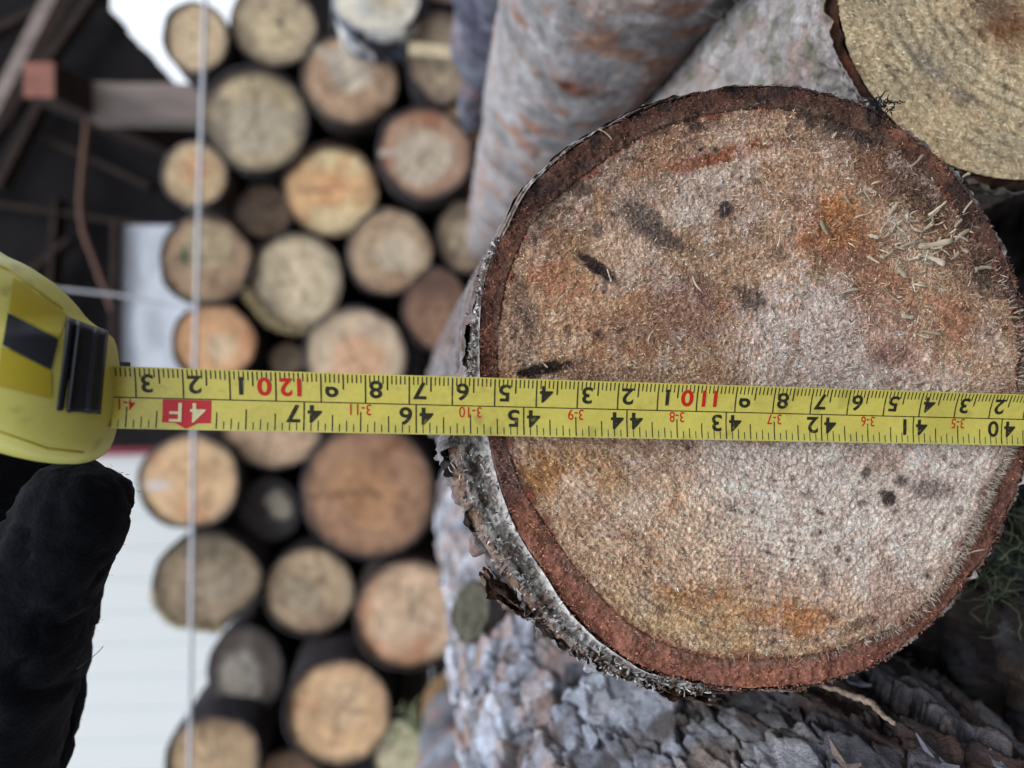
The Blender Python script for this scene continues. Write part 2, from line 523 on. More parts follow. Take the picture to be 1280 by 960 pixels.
Pr, Fr, Cr = annulus(lambda a: R_wood(a) * .992, R_red, 34, 1700, ring_h, ring_c)
K3 = 9000
tt = rng.uniform(-math.pi, math.pi, K3); s = rng.uniform(0, .95, K3)
r3 = R_wood(tt) * (1 - s) + R_red(tt) * s
Pq = local2w(r3 * np.cos(tt), r3 * np.sin(tt), rng.uniform(.0002, .0009, K3), FC)
T3 = rng.normal(0, 1, (K3, 3)); T3 -= (T3 @ NF)[:, None] * NF * .7; T3 /= np.linalg.norm(T3, axis=1)[:, None]
cc = ring_c(Pq, s, tt) * np.exp(rng.normal(.15, .45, K3))[:, None]
Vq, Fq, Cq = slivers(Pq, T3, np.tile(NF, (K3, 1)), rng.uniform(.0003, .0010, K3), rng.uniform(.0001, .00025, K3), cc)
Vm, Fm = merge([(Pr, Fr), (Vq, Fq)])
mesh_obj('inner_bark', Vm, Fm, M_ring, front, np.vstack([Cr, Cq]))


# ---- bark of a log: sawn rim of the bark plus the long outer side
def bark_colour(P, palette, seed, s1=28, s2=110):
    n = fbm(P * s1, 4, seed); n2 = fbm(P * s2, 4, seed + 7); n3 = fbm(P * s2 * 6, 3, seed + 9)
    C = np.tile(lin(palette[0]), (len(P), 1))
    for k, c in enumerate(palette[1:]):
        m = sstep(.0, .45, fbm(P * s1 * (1 + .5 * k) + 13 * k, 4, seed + 20 + k))[:, None] * .85
        C = C * (1 - m) + lin(c)[None] * m
    return C * (1 + .25 * n + .3 * n2 + .3 * n3)[:, None]


def bark_side(Rf, C, length, nth, nl, disp, colf, taper=.97, z0=0.0, zp=2.2, a0=-math.pi, a1=math.pi):
    wrap = (a1 - a0) > 6.2
    a = np.linspace(a0, a1, nth, endpoint=not wrap)
    z = z0 + (length - z0) * np.linspace(0, 1, nl) ** zp
    Z, A = np.meshgrid(z, a, indexing='ij'); Z = Z.ravel(); A = A.ravel()
    R = Rf(A) * (1 - (1 - taper) * Z / length)
    d, extra = disp(A * R.mean(), Z, A)
    R = R + d
    P = C[None] + (R * np.cos(A))[:, None] * U_ + (R * np.sin(A))[:, None] * V_ + Z[:, None] * AX
    return P, grid_faces(nl, nth, wrap), colf(P, A, Z, extra)


def front_disp(s, z, A):
    Q = np.stack([np.cos(A) * .075, np.sin(A) * .075, z], 1)
    wu = s / .010 + .8 * fbm(Q * 60, 2, 63); wz = z / .022 + .5 * fbm(Q * 50 + 4, 2, 64)
    f1, f2, r1, r2, ox, oy = worley(wu, wz, 5)
    thick = sstep(.0, 1, (R_bark(A) - R_red(A)) / .006)
    plate = (r1 - .4) * .005 + ox * (r2 - .5) * .006 - .004 * (1 - sstep(.04, .22, f2 - f1))
    d = thick * plate + .004 * fbm(Q * 70, 4, 61) * (.2 + thick) + .002 * fbm(Q * 400, 3, 62) * (.35 + thick)
    d = d * sstep(-.001, .004, z + .003)
    return d, (f2 - f1, r1)


def front_bark_col(P, A, Z, ex):
    C = bark_colour(P, ((148, 146, 150), (118, 112, 112), (176, 178, 186), (140, 112, 104), (92, 84, 80)), 70, 45, 260)
    crack = (1 - sstep(.03, .16, ex[0])) * sstep(.0, 1, (R_bark(A) - R_red(A)) / .006)
    C = C * (1 - .75 * crack[:, None])
    thin = 1 - sstep(.001, .004, R_bark(A) - R_red(A))
    thin = thin * (.45 + .5 * sstep(-.1, .3, np.cos(A)))
    C = C * (1 - thin[:, None]) + lin((84, 62, 54))[None] * thin[:, None]
    return np.clip(C, .006, .7)


def rim_h(u, v, S, A):
    Q = np.stack([u, v, 0 * u], 1)
    g = np.exp(-((S - .52 - .1 * fbm(Q * 60, 2, 83)) / .07) ** 2) * sstep(.004, .007, R_bark(A) - R_red(A))
    return -.0018 + .0026 * fbm(Q * 170, 4, 81) + .0015 * fbm(Q * 800, 3, 82) - .006 * g * sstep(-.1, .35, fbm(Q * 30, 2, 84) + .2) - .003 * S ** 6 + .0022 * np.exp(-(S / .12) ** 2)


def rim_c(P, S, A):
    C = bark_colour(P, ((128, 124, 122), (84, 78, 74), (170, 168, 168), (110, 88, 70), (64, 58, 54)), 90, 120, 500)
    e = (np.exp(-(S / .2) ** 2) * sstep(-.5, .1, fbm(P * 200, 3, 93) + .25))[:, None] * .95 * sstep(.001, .004, R_bark(A) - R_red(A))[:, None]
    C = C * (1 - e) + lin((196, 192, 190))[None] * e
    o = sstep(.62, .85, S)[:, None] * .75
    C = C * (1 - o) + lin((126, 98, 80))[None] * o
    g = np.exp(-((S - .52) / .06) ** 2)[:, None] * .7
    return np.clip(C * 1.25 * (1 - g), .005, .7)


Pa, Fa, Ca = annulus(lambda a: R_red(a) * .996, R_bark, 40, 1900, rim_h, rim_c)
Pb, Fb, Cb = bark_side(R_bark, FC, 1.05, 900, 420, front_disp, front_bark_col, taper=.9, z0=.0025)
K4 = 1700       # shaggy fibres and crumbs on the thick bark at the upper (picture left) side
tt = rng.uniform(math.radians(150), math.radians(262), K4); s = rng.uniform(0, 1.05, K4)
r4 = R_red(tt) * (1 - s) + R_bark(tt) * s
zz = np.where(s > .95, rng.gamma(1.2, .02, K4), rng.uniform(-.0005, .003, K4))
Pk = FC[None] + (r4 * np.cos(tt))[:, None] * U_ + (r4 * np.sin(tt))[:, None] * V_ + zz[:, None] * AX
T4 = rng.normal(0, 1, (K4, 3)); T4 /= np.linalg.norm(T4, axis=1)[:, None]
N4 = rng.normal(0, .5, (K4, 3)) + NF
cc = np.where(rng.uniform(0, 1, (K4, 1)) < .6, lin((172, 170, 170))[None], lin((98, 84, 74))[None]) * np.exp(rng.normal(0, .4, (K4, 1)))
Vk, Fk, Ck = slivers(Pk, T4, N4 / np.linalg.norm(N4, axis=1)[:, None], rng.uniform(.0005, .0022, K4), rng.uniform(.00015, .0006, K4), np.clip(cc, .01, .75))
Vm, Fm = merge([(Pa, Fa), (Pb, Fb), (Vk, Fk)])
mesh_obj('bark', Vm, Fm, M_bark, front, np.vstack([Ca, Cb, Ck]))

# far end of the front log (hidden, closes the cylinder)
def plain_disc(C, Rf, n, col, flip=1):
    rho, th = disc_grid(n)
    u, v = rho * Rf(th) * np.cos(th), rho * Rf(th) * np.sin(th)
    P = C[None] + u[:, None] * U_ + v[:, None] * V_
    return P, grid_faces(n, n), np.tile(lin(col), (len(P), 1)) * (1 + .3 * fbm(P * 40, 3, 3))[:, None]

Pd, Fd, Cd = plain_disc(FC + AX * 1.049, lambda a: R_bark(a) * .9, 14, (150, 120, 90))
mesh_obj('far_cut_face', Pd, Fd, M_bfar, front, Cd)

# a flap of outer bark lifting off, lower picture-left of the rim
path_px = [(612, 728), (628, 748), (655, 765), (690, 784), (720, 805), (760, 830), (800, 852), (850, 872), (905, 880)]
pp = np.array([onplane(a, b) for a, b in path_px])
ts = np.linspace(0, len(pp) - 1, 160)
pc = np.stack([np.interp(ts, np.arange(len(pp)), pp[:, k]) for k in range(3)], 1)
A_, S_ = np.meshgrid(np.arange(160), np.linspace(0, 1, 16), indexing='ij'); A_ = A_.ravel(); S_ = S_.ravel()
Pz = pc[A_] + AX * (S_ * .016 + .002)[:, None] + (-V_ * .5 - U_ * .3)[None] * (.0025 * np.sin(S_ * 3) * np.sin(A_ / 160 * 3.14))[:, None]
Pz = Pz + np.stack([fbm(Pz * 240, 4, s_) for s_ in (1, 2, 3)], 1) * .003
Pz2 = Pz + (V_ * .8 + U_ * .6) * -.0016
nP = len(Pz)
Cz = bark_colour(Pz, ((112, 86, 70), (70, 52, 44), (150, 136, 124), (60, 48, 42)), 130, 150, 600)
Vm, Fm = merge([(Pz, grid_faces(160, 16)), (Pz2, grid_faces(160, 16)[:, ::-1])])
mesh_obj('bark_flap', Vm, Fm, M_bark, front, np.vstack([Cz, Cz * .8]))

# long pale splinters torn up by the saw
spl = [(1055, 250, -62, 13, 4), (1113, 262, 60, 12, 4), (1160, 270, 40, 24, 2), (1168, 262, 42, 22, 3), (1200, 295, 38, 17, 5), (1165, 305, 10, 28, 6), (1160, 325, -22, 24, 5),
       (1125, 342, -50, 18, 7), (1105, 318, 30, 14, 4), (1090, 325, -35, 16, 3), (1088, 296, -15, 16, 4), (1028, 285, -70, 18, 4), (1085, 248, -55, 14, 3), (1140, 285, -40, 18, 3),
       (1225, 337, 8, 16, 4), (1132, 395, -10, 12, 5), (1160, 415, -12, 22, 3), (1150, 420, -20, 16, 2), (1195, 280, 48, 12, 3), (1120, 285, -45, 16, 2), (1270, 390, 20, 12, 2),
       (1265, 398, -4, 14, 2), (1110, 370, -42, 24, 1.5), (1138, 278, 5, 14, 2.5), (1060, 365, 14, 16, 3), (1000, 370, 25, 10, 3), (970, 300, 85, 14, 1.5), (1190, 320, 44, 12, 3),
       (760, 345, -75, 12, 1.6), (869, 355, -65, 14, 2), (650, 404, 80, 7, 3), (693, 402, 20, 5, 2.5), (684, 432, 10, 5, 3), (740, 360, 70, 11, 1.5), (812, 420, 70, 18, 1.5),
       (700, 375, 55, 14, 1.3), (679, 455, -45, 9, 2), (1215, 688, 14, 16, 1.5), (1040, 655, 60, 8, 2), (1107, 779, 55, 6, 2), (1082, 800, 12, 8, 2), (1075, 795, 30, 7, 2),
       (1250, 560, 60, 10, 2), (755, 170, -40, 14, 1.4), (1040, 170, 60, 8, 3), (1145, 478, 15, 9, 2), (945, 265, 60, 8, 1.6), (880, 440, -30, 10, 1.4), (1205, 260, 55, 14, 2)]
for _ in range(34):
    spl.append((random.gauss(1155, 38), random.gauss(305, 34), random.choice([random.gauss(40, 20), random.gauss(-30, 25)]), random.uniform(7, 17), random.uniform(1, 3)))
for (px, py, an, ln, wd) in spl:
    c = onplane(px, py); a = math.radians(an); L_ = ln * .00021 * random.uniform(.9, 1.5); w_ = wd * .00024
    d = U_ * math.cos(a) + V_ * math.sin(a) + NF * random.uniform(.1, .35)
    side = np.cross(d, NF); side /= np.linalg.norm(side)
    n_ = 9
    t = np.linspace(-.5, .5, n_)
    bw = random.uniform(-.12, .12)
    ctr = c + NF * .0011 + d[None] * (t * L_)[:, None] + NF[None] * (.12 * L_ * (t * t * 4))[:, None] * random.uniform(-.5, 1) + side[None] * (bw * L_ * (1 - 4 * t * t))[:, None]
    wdt = w_ * .5 * (np.clip(1.1 - np.abs(t + random.uniform(-.25, .25)) ** 2 * 3.4, .10, 1) if random.random() < .4 else np.clip(1 + random.uniform(-.8, .8) * t, .3, 1.3)) * (1 + .22 * rng.normal(size=n_))
    th_ = .00012
    V = np.concatenate([ctr - side * wdt[:, None] - NF * th_, ctr + side * wdt[:, None] - NF * th_, ctr + side * wdt[:, None] * .9 + NF * th_, ctr - side * wdt[:, None] * .9 + NF * th_]).reshape(4, n_, 3).transpose(1, 0, 2).reshape(-1, 3)
    q = [grid_faces(n_, 4, True), np.array([[3, 2, 1, 0], [(n_ - 1) * 4 + k for k in range(4)]])]
    rv = random.randint(160, 212)
    col = lin((rv, rv - 14, rv - 36)) * random.uniform(.75, 1.1)
    mesh_obj('splinter', V, q, M_fibre, front, np.tile(col, (len(V), 1)) * rng.uniform(.85, 1.1, (len(V), 1)))


# ------------------------------------------------------------------ other near logs
def near_log(label, cpx, cpy, Z, rpx, length, disp, colf, nth, nl, facecol=None, lean=0., taper=.95, zp=1.8, a0=-math.pi, a1=math.pi, wob=.04, seed=0, facefun=None, nface=60, group=None):
    C = W(cpx, cpy, Z); r = rpx * Z / F
    Rf = lambda a: r * (1 + wob * fbm(np.stack([np.cos(a) * 1.5 + seed, np.sin(a) * 1.5, 0 * np.asarray(a)], 1), 3, 200 + seed))
    o = empty('log', C, label, 'log', group)
    Pb, Fb, Cb = bark_side(Rf, C, length, nth, nl, disp, colf, taper, 0.0, zp, a0, a1)
    Pb = Pb + ((Pb - C) @ AX)[:, None] * lean * U_
    # bark rim
    ri = lambda a: Rf(a) * .955
    Pa, Fa, Ca = annulus(ri, Rf, 14, max(400, nth // 2), lambda u, v, S, A: -.001 - .002 * S ** 2 + .0022 * fbm(np.stack([u, v, 0 * u], 1) * 300, 4, 3),
                         lambda P, S, A: np.clip(bark_colour(P, ((66, 46, 38), (44, 34, 32), (96, 58, 40)), 300 + seed, 120, 500), .005, .6), C)
    Vm, Fm = merge([(Pb, Fb), (Pa, Fa)])
    b = mesh_obj('bark', Vm, Fm, M_bark, o, np.vstack([Cb, Ca]))
    rho, th = disc_grid(nface)
    u, v = rho * ri(th) * 1.003 * np.cos(th), rho * ri(th) * 1.003 * np.sin(th)
    Q = np.stack([u, v, 0 * u], 1)
    P = local2w(u, v, .0008 * fbm(Q * 120, 4, 5) + .0005 * fbm(Q * 700, 3, 6), C)
    cf = facefun(P, u, v, r) if facefun else np.tile(lin(facecol), (len(P), 1)) * (1 + .3 * fbm(P * 60, 4, 9) + .2 * fbm(P * 600, 2, 8))[:, None]
    extra = []
    if nface > 200:
        Kc = 13000
        rr = np.sqrt(rng.uniform(0, 1, Kc)); tt = rng.uniform(math.pi * .5, math.pi * 1.6, Kc)
        R = ri(tt)
        Pp = local2w(rr * R * np.cos(tt), rr * R * np.sin(tt), rng.uniform(.0001, .0008, Kc), C)
        cfib = facefun(Pp, rr * R * np.cos(tt), rr * R * np.sin(tt), r) * np.exp(rng.normal(.1, .35, Kc))[:, None]
        Td = U_ * .8 - V_ * .6 + rng.normal(0, .4, (Kc, 3)); Td /= np.linalg.norm(Td, axis=1)[:, None]
        a_, b_, c_ = slivers(Pp, Td, np.tile(NF, (Kc, 1)), rng.gamma(3, .0004, Kc), rng.uniform(.0001, .0003, Kc), cfib)
        Vm, Fm = merge([(P, grid_faces(nface, nface)), (a_, b_)])
        mesh_obj('cut_face', Vm, Fm, M_face, o, np.vstack([cf, c_]))
    else:
        mesh_obj('cut_face', P, grid_faces(nface, nface), M_face, o, cf)
    Pd, Fd, Cd = plain_disc(C + AX * length * .999 + U_ * lean * length, lambda a: Rf(a) * taper, 12, (150, 122, 92))
    mesh_obj('far_cut_face', Pd, Fd, M_bfar, o, Cd)
    return o, C, r


# C: yellowish log, upper right of the picture, lichen on its pale bark
def faceC(P, u, v, r):
    x, y = w2px(P)
    n = fbm(P * 60, 4, 401); n2 = fbm(P * 200, 4, 402); n3 = fbm(P * 1200, 2, 403)
    C = np.tile(lin((206, 184, 150)) * 1.3, (len(P), 1))
    def mx(col, k):
        nonlocal C
        k = np.clip(k, 0, 1)[:, None]; C = C * (1 - k) + lin(col)[None] * k
    d = np.hypot(x - 1345, y + 70)
    mx((168, 158, 136), sstep(-.2, .4, n) * .6)
    arc = np.sin(d / 2.6 + 1.5 * n2)
    band = sstep(90, 150, d) * (1 - sstep(250, 330, d))
    mx((96, 90, 82), sstep(.0, .8, arc) * (.35 + .65 * band) * .62 * sstep(-.6, .2, n3 + n2) * sstep(-.5, .3, n2))
    mx((206, 198, 182), sstep(.4, .95, -arc) * band * .3)
    mx((128, 84, 52), blob(x, y, 1262, 30, 44, 34, 20) * (1 + n2) * .9)
    mx((110, 92, 80), blob(x, y, 1240, 10, 30, 20, 20) * .6)
    mx((120, 116, 110), blob(x, y, 1175, 95, 60, 12, 42) * .7 * (1 + n2))
    mx((64, 58, 50), sstep(.5, .7, n2 + .25 * n3) * .7)
    mx((74, 66, 60), sstep(.40, .6, fbm(P * 330 + 7, 3, 407)) * .6)
    mx((112, 62, 36), blob(x, y, 1066, 95, 12, 18) * .8)
    return np.clip(C * (1 + .15 * n + .2 * n2 + .25 * n3)[:, None], .01, .75)


def dispC(s, z, A):
    Q = np.stack([np.cos(A) * .06, np.sin(A) * .06, z], 1)
    return .003 * fbm(Q * 50, 4, 411) + .0022 * fbm(Q * 300, 4, 412), (0,)


def colC(P, A, Z, ex):
    return np.clip(bark_colour(P, ((158, 152, 152), (136, 128, 128), (178, 176, 178), (150, 132, 124), (120, 118, 104)), 420, 60, 240), .01, .7)


logC, CC, rC = near_log('yellowish sawn log end with thin dark bark rim, above the measured log', 1272, -17, .232, 250, 1.1, dispC, colC, 620, 420, facefun=faceC, nface=420, wob=.012, seed=3, zp=2.0)


# A: smooth pinkish grey bark
def surf_at(px, py, cpx, cpy, Z, rpx):
    C = W(cpx, cpy, Z); r = rpx * Z / F
    zz, aa = np.meshgrid(np.linspace(0, 1, 400), np.linspace(-math.pi, math.pi, 721), indexing='ij'); zz = zz.ravel(); aa = aa.ravel()
    P = C[None] + (r * np.cos(aa))[:, None] * U_ + (r * np.sin(aa))[:, None] * V_ + zz[:, None] * AX
    nrm = np.cos(aa)[:, None] * U_ + np.sin(aa)[:, None] * V_
    face = ((np.array([0, 0, H]) - P) * nrm).sum(1) > 0
    x, y = w2px(P); d = np.hypot(x - px, y - py) + np.where(face, 0, 1e4)
    k = d.argmin(); return zz[k], aa[k]


KZ, KA = surf_at(695, 112, 975, -500, .20, 292)


def dispA(s, z, A):
    Q = np.stack([np.cos(A) * .06, np.sin(A) * .06, z], 1)
    dA = (A - KA + math.pi) % (2 * math.pi) - math.pi
    whorl = np.exp(-((z - KZ - .004 - .010 * dA * dA) / .005) ** 2) * (.6 + .6 * fbm(Q * 40, 2, 433)) * sstep(-.3, .2, dA)
    knot = np.exp(-((dA * .06) ** 2 + (z - KZ) ** 2) / .010 ** 2)
    return .003 * fbm(Q * 22, 4, 431) + .0012 * fbm(Q * 160, 4, 432) + .0022 * whorl + .005 * knot - .006 * np.exp(-((dA * .06) ** 2 + (z - KZ) ** 2) / .004 ** 2), (whorl, knot)


def colA(P, A, Z, ex):
    C = bark_colour(P, ((150, 146, 148), (160, 146, 140), (122, 122, 124), (174, 172, 174), (150, 112, 92)), 440, 26, 120)
    k = np.clip(ex[0] * .8 + ex[1] * 1.0, 0, 1)[:, None] * .8
    C = C * (1 - k) + lin((112, 68, 50))[None] * k
    return np.clip(C, .01, .7)


logA, CA, rA = near_log('log with smooth pinkish grey bark and a rusty knot scar, behind the measured log', 985, -500, .20, 286, 1.05, dispA, colA, 480, 420, lean=.02, taper=.72, facecol=(170, 140, 110), wob=.01, seed=5, zp=1.3)


# B: big log with flaky blue-grey bark
SHADEA = surf_at(1190, 940, 1297, 1683, .17, 632)[1]
def dispB(s, z, A):
    Q = np.stack([np.cos(A) * .11, np.sin(A) * .11, z], 1)
    Qs = Q * np.array([1, 1, .55])
    a1, a2 = fbm(Qs * 26, 3, 451), fbm(Qs * 26 + 7, 3, 452)
    b1, b2 = fbm(Qs * 130, 4, 458, .6), fbm(Qs * 130 + 5, 4, 459, .6)
    f1, f2, r1, r2, ox, oy = worley(s / .017 + 1.3 * a1 + .42 * b1, z / .036 + 1.3 * a2 + .42 * b2, 11)
    g1, g2, q1, q2, px_, py_ = worley(s / .010 + 1.5 * a2 + .5 * b2, z / .020 + 1.5 * a1 + .5 * b1, 12)
    e = f2 - f1; e2 = g2 - g1
    h = (r1 - .4) * .0070 + (oy * .5 + ox * (r2 - .5)) * .0060 - .0045 * (1 - sstep(.0, .08, e))
    h += (q1 - .4) * .0024 + (py_ * .5 + px_ * (q2 - .5)) * .0026 - .0010 * (1 - sstep(0, .06, e2))
    h += .006 * fbm(Q * 16, 3, 456) + .0011 * fbm(Qs * 170, 4, 454)
    return h, (e, e2, r1, q1)


def colB(P, A, Z, ex):
    e, e2, r, r2 = ex
    edge = np.maximum(np.exp(-(e / .07) ** 2) * 1.2, .55 * np.exp(-(e2 / .06) ** 2))
    C = bark_colour(P, ((140, 144, 156), (168, 170, 178), (106, 106, 114), (154, 138, 130), (84, 78, 76)), 460, 28, 70)
    C = C * (.55 + .55 * r + .45 * r2)[:, None]
    k = (sstep(.80, .9, r2) * .55)[:, None]; C = C * (1 - k) + lin((156, 126, 114))[None] * k
    k = (sstep(.85, .95, r) * .6)[:, None]; C = C * (1 - k) + lin((200, 206, 220))[None] * k
    k = np.clip(edge * .75, 0, 1)[:, None]; C = C * (1 - k) + lin((52, 42, 42))[None] * k
    k = (sstep(.15, .45, fbm(P * 22, 3, 466)) * .35)[:, None]; C = C * (1 - k) + lin((104, 84, 74))[None] * k
    dk = sstep(.55, .15, np.abs((A - SHADEA + math.pi) % (2 * math.pi) - math.pi))[:, None] * .85  # painted shade: bark colour darkened on the side turned away from the sky
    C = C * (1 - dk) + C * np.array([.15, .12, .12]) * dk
    return np.clip(C * 1.2, .006, .75)


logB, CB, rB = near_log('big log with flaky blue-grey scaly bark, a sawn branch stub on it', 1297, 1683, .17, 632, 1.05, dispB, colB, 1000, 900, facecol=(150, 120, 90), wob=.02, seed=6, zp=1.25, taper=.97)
# loose bark scales on B
Kf = 60
Afl = rng.uniform(1.0, 3.6, Kf); zf = rng.uniform(0.03, .7, Kf) ** 1.2
R_ = rB * 1.0 + rng.uniform(-.002, .002, Kf)
rad = np.cos(Afl)[:, None] * U_ + np.sin(Afl)[:, None] * V_
tan = -np.sin(Afl)[:, None] * U_ + np.cos(Afl)[:, None] * V_
cen = CB[None] + R_[:, None] * rad + zf[:, None] * AX
Vl, Fl, Cl = [], [], []
for k in range(Kf):
    n_ = 8; aa = np.linspace(0, 2 * math.pi, n_, endpoint=False) + rng.uniform(0, 1)
    sz = rng.gamma(5, .0007) * (1 + zf[k])
    rx, ry = sz * rng.uniform(.4, .8), sz * rng.uniform(1.2, 2.6)
    rj = rng.uniform(.6, 1.15, n_)
    tilt = rng.normal(0, .10, 2)
    loc_t = np.cos(aa) * rx * rj; loc_z = np.sin(aa) * ry * rj
    up = loc_t * tilt[0] + loc_z * tilt[1] + .25 * (loc_t ** 2 + loc_z ** 2) / sz
    rim_ = cen[k] + tan[k] * loc_t[:, None] + AX * loc_z[:, None] + rad[k] * up[:, None]
    low = rim_ * 1.0 - rad[k] * .0009
    base = len(Vl)
    Vl.extend(list(rim_)); Vl.extend(list(low)); Vl.append(cen[k] + rad[k] * .0006)
    for j in range(n_):
        j2 = (j + 1) % n_
        Fl.append([base + j, base + j2, base + 16, base + 16]); Fl.append([base + j, base + 8 + j, base + 8 + j2, base + j2])
    c = lin([(142, 150, 168), (156, 162, 178), (132, 134, 146), (160, 144, 138)][rng.integers(0, 4)]) * rng.uniform(.6, 1.3)
    Cl.extend([c] * 8 + [c * .5] * 8 + [c])
Fl = np.array(Fl); tri = Fl[Fl[:, 2] == Fl[:, 3]][:, :3]; quad = Fl[Fl[:, 2] != Fl[:, 3]]
mesh_obj('bark_scales', np.array(Vl), [quad, tri], M_bark, logB, np.array(Cl), smooth=False)['kind'] = 'stuff'
# sawn branch stub on B
pstub = W(603, 765, .46)
rho, th = disc_grid(30)
out = np.cos(2.75) * U_ + np.sin(2.75) * V_ - .95 * AX; out /= np.linalg.norm(out)
su = np.cross(out, V_); su /= np.linalg.norm(su); sv = np.cross(out, su)
Ps = pstub + out * .012 + (rho * np.cos(th) * .013)[:, None] * su + (rho * np.sin(th) * .017)[:, None] * sv
Ps = Ps + out[None] * (.002 * fbm(Ps * 200, 3, 5))[:, None]
cs = lin((92, 90, 78))[None] * (1 + .4 * fbm(Ps * 150, 3, 6))[:, None]
a = np.linspace(0, 2 * math.pi, 48, endpoint=False)
zz_, aa_ = np.meshgrid(np.linspace(0, 1, 12), a, indexing='ij'); zz_ = zz_.ravel(); aa_ = aa_.ravel()
Pc = pstub + out * (.012 - .030 * zz_)[:, None] + ((1.03 + .5 * zz_ ** 2) * np.cos(aa_) * .013)[:, None] * su + ((1.03 + .5 * zz_ ** 2) * np.sin(aa_) * .017)[:, None] * sv
Pc = Pc + np.stack([fbm(Pc * 130, 3, s_) for s_ in (1, 2, 3)], 1) * .0025
Vm, Fm = merge([(Ps, grid_faces(30, 30)), (Pc, grid_faces(12, 48, True))])
mesh_obj('branch_stub', Vm, Fm, M_bark, logB, np.vstack([cs, lin((120, 112, 110))[None] * (1 + .5 * fbm(Pc * 120, 3, 9))[:, None]]))


# D: dark log at the lower right; E: dark log at the right edge; more of the near pile
def dispD(s, z, A):
    Q = np.stack([np.cos(A) * .08, np.sin(A) * .08, z], 1)
    f1, f2, r1, r2, ox, oy = worley(s / .012, z / .02, 21)
    return .004 * (r1 - .4) - .003 * (1 - sstep(0, .15, f2 - f1)) + .008 * fbm(Q * 40, 4, 471) + .002 * fbm(Q * 300, 3, 472), (f2 - f1, r1)


def colD(P, A, Z, ex):
    C = bark_colour(P, ((74, 64, 60), (96, 66, 52), (64, 66, 76), (110, 110, 116)), 480, 60, 200)
    return np.clip(C * (.5 + .6 * ex[1])[:, None], .004, .5)


near_log('dark brown shadowed log at the lower right, crusted with broken bark and green lichen', 2081, 1082, .17, 452, 1.05, dispD, colD, 420, 300, facecol=(140, 110, 84), wob=.04, seed=8, zp=1.6)
near_log('dark reddish log in the black gap to the right of the measured log', 2307, 361, .17, 460, 1.05, dispD, colD, 260, 160, facecol=(140, 112, 86), wob=.04, seed=9, zp=1.6)


# F: short glossy peeled billet with blue-white lichen patches, farther back
def dispF(s, z, A):
    Q = np.stack([np.cos(A) * .06, np.sin(A) * .06, z], 1)
    return .008 * fbm(Q * 16, 3, 491) + .003 * fbm(Q * 90, 3, 492) - .022 * sstep(.30, .42, z) ** 2, (0,)


def colF(P, A, Z, ex):
    return np.clip(bark_colour(P, ((112, 116, 126), (84, 86, 96), (160, 168, 180), (140, 112, 104)), 495, 14, 60), .01, .7)


near_log('short grey billet with blue-white lichen patches, wedged beside the big flaky log', 600, 1110, .78, 92, .42, dispF, colF, 160, 120, facecol=(160, 130, 100), wob=.05, seed=12, zp=1.0, taper=.8)
# G: dark narrow log left of A
def colG(P, A, Z, ex):
    return np.clip(bark_colour(P, ((96, 96, 112), (66, 66, 84), (120, 104, 108), (130, 136, 150)), 505, 20, 80), .01, .7)

near_log('thin bluish grey log squeezed between the smooth pinkish log and the far stack', 655, -160, .62, 78, .62, dispF, colG, 160, 160, facecol=(150, 120, 92), wob=.05, seed=14, zp=1.0, taper=.9)

# ------------------------------------------------------------------ lichen, moss, twig
M_lichen = painted('lichen', .9, ((400, .3),), ())


def tuft(name, label, cat, c, n, spread, ln, cols, rad=.00025, up=NF, group=None):
    parts, cl = [], []
    for k in range(n):
        p = c + (U_ * rng.normal(0, spread[0]) + V_ * rng.normal(0, spread[1]) + AX * rng.normal(0, spread[0] * .4))
        d = rng.normal(0, 1, 3) + up * .6; d /= np.linalg.norm(d)
        pts = [p]; st = ln * rng.uniform(.5, 1.3) / 7
        for j in range(7):
            d = d + rng.normal(0, .45, 3); d /= np.linalg.norm(d); pts.append(pts[-1] + d * st)
        v, f = tube(pts, np.linspace(rad * rng.uniform(.7, 1.3), rad * .4, 8), 4)
        parts.append((v, f)); cl.append(np.tile(lin(cols[rng.integers(0, len(cols))]) * rng.uniform(.7, 1.2), (len(v), 1)))
    V, Fx = merge(parts)
    o = mesh_obj(name, V, Fx, M_lichen, None, np.vstack(cl))
    tag(o, label, cat, group)
    return o


tuft('lichen_tuft', 'pale grey-green lichen tuft on the bark of the yellowish log', 'lichen', W(950, 62, .30), 90, (.008, .010), .016, [(150, 156, 140), (126, 136, 112), (176, 180, 172)])
tuft('lichen_tuft', 'dark green beard lichen hanging in the shadow at the right edge', 'lichen', W(1262, 712, .262), 110, (.008, .010), .022, [(112, 124, 96), (138, 148, 118), (84, 96, 72)])
tuft('moss_tuft', 'tiny black moss crumb on the top rim of the measured log', 'moss', onplane(1098, 131), 70, (.0026, .0010), .0024, [(30, 32, 38), (50, 54, 60)], .00022)
tuft('lichen_tuft', 'small yellow-green lichen tuft beside the short grey billet', 'lichen', W(512, 908, .80), 34, (.009, .010), .02, [(140, 150, 112), (160, 164, 130)], .0008)

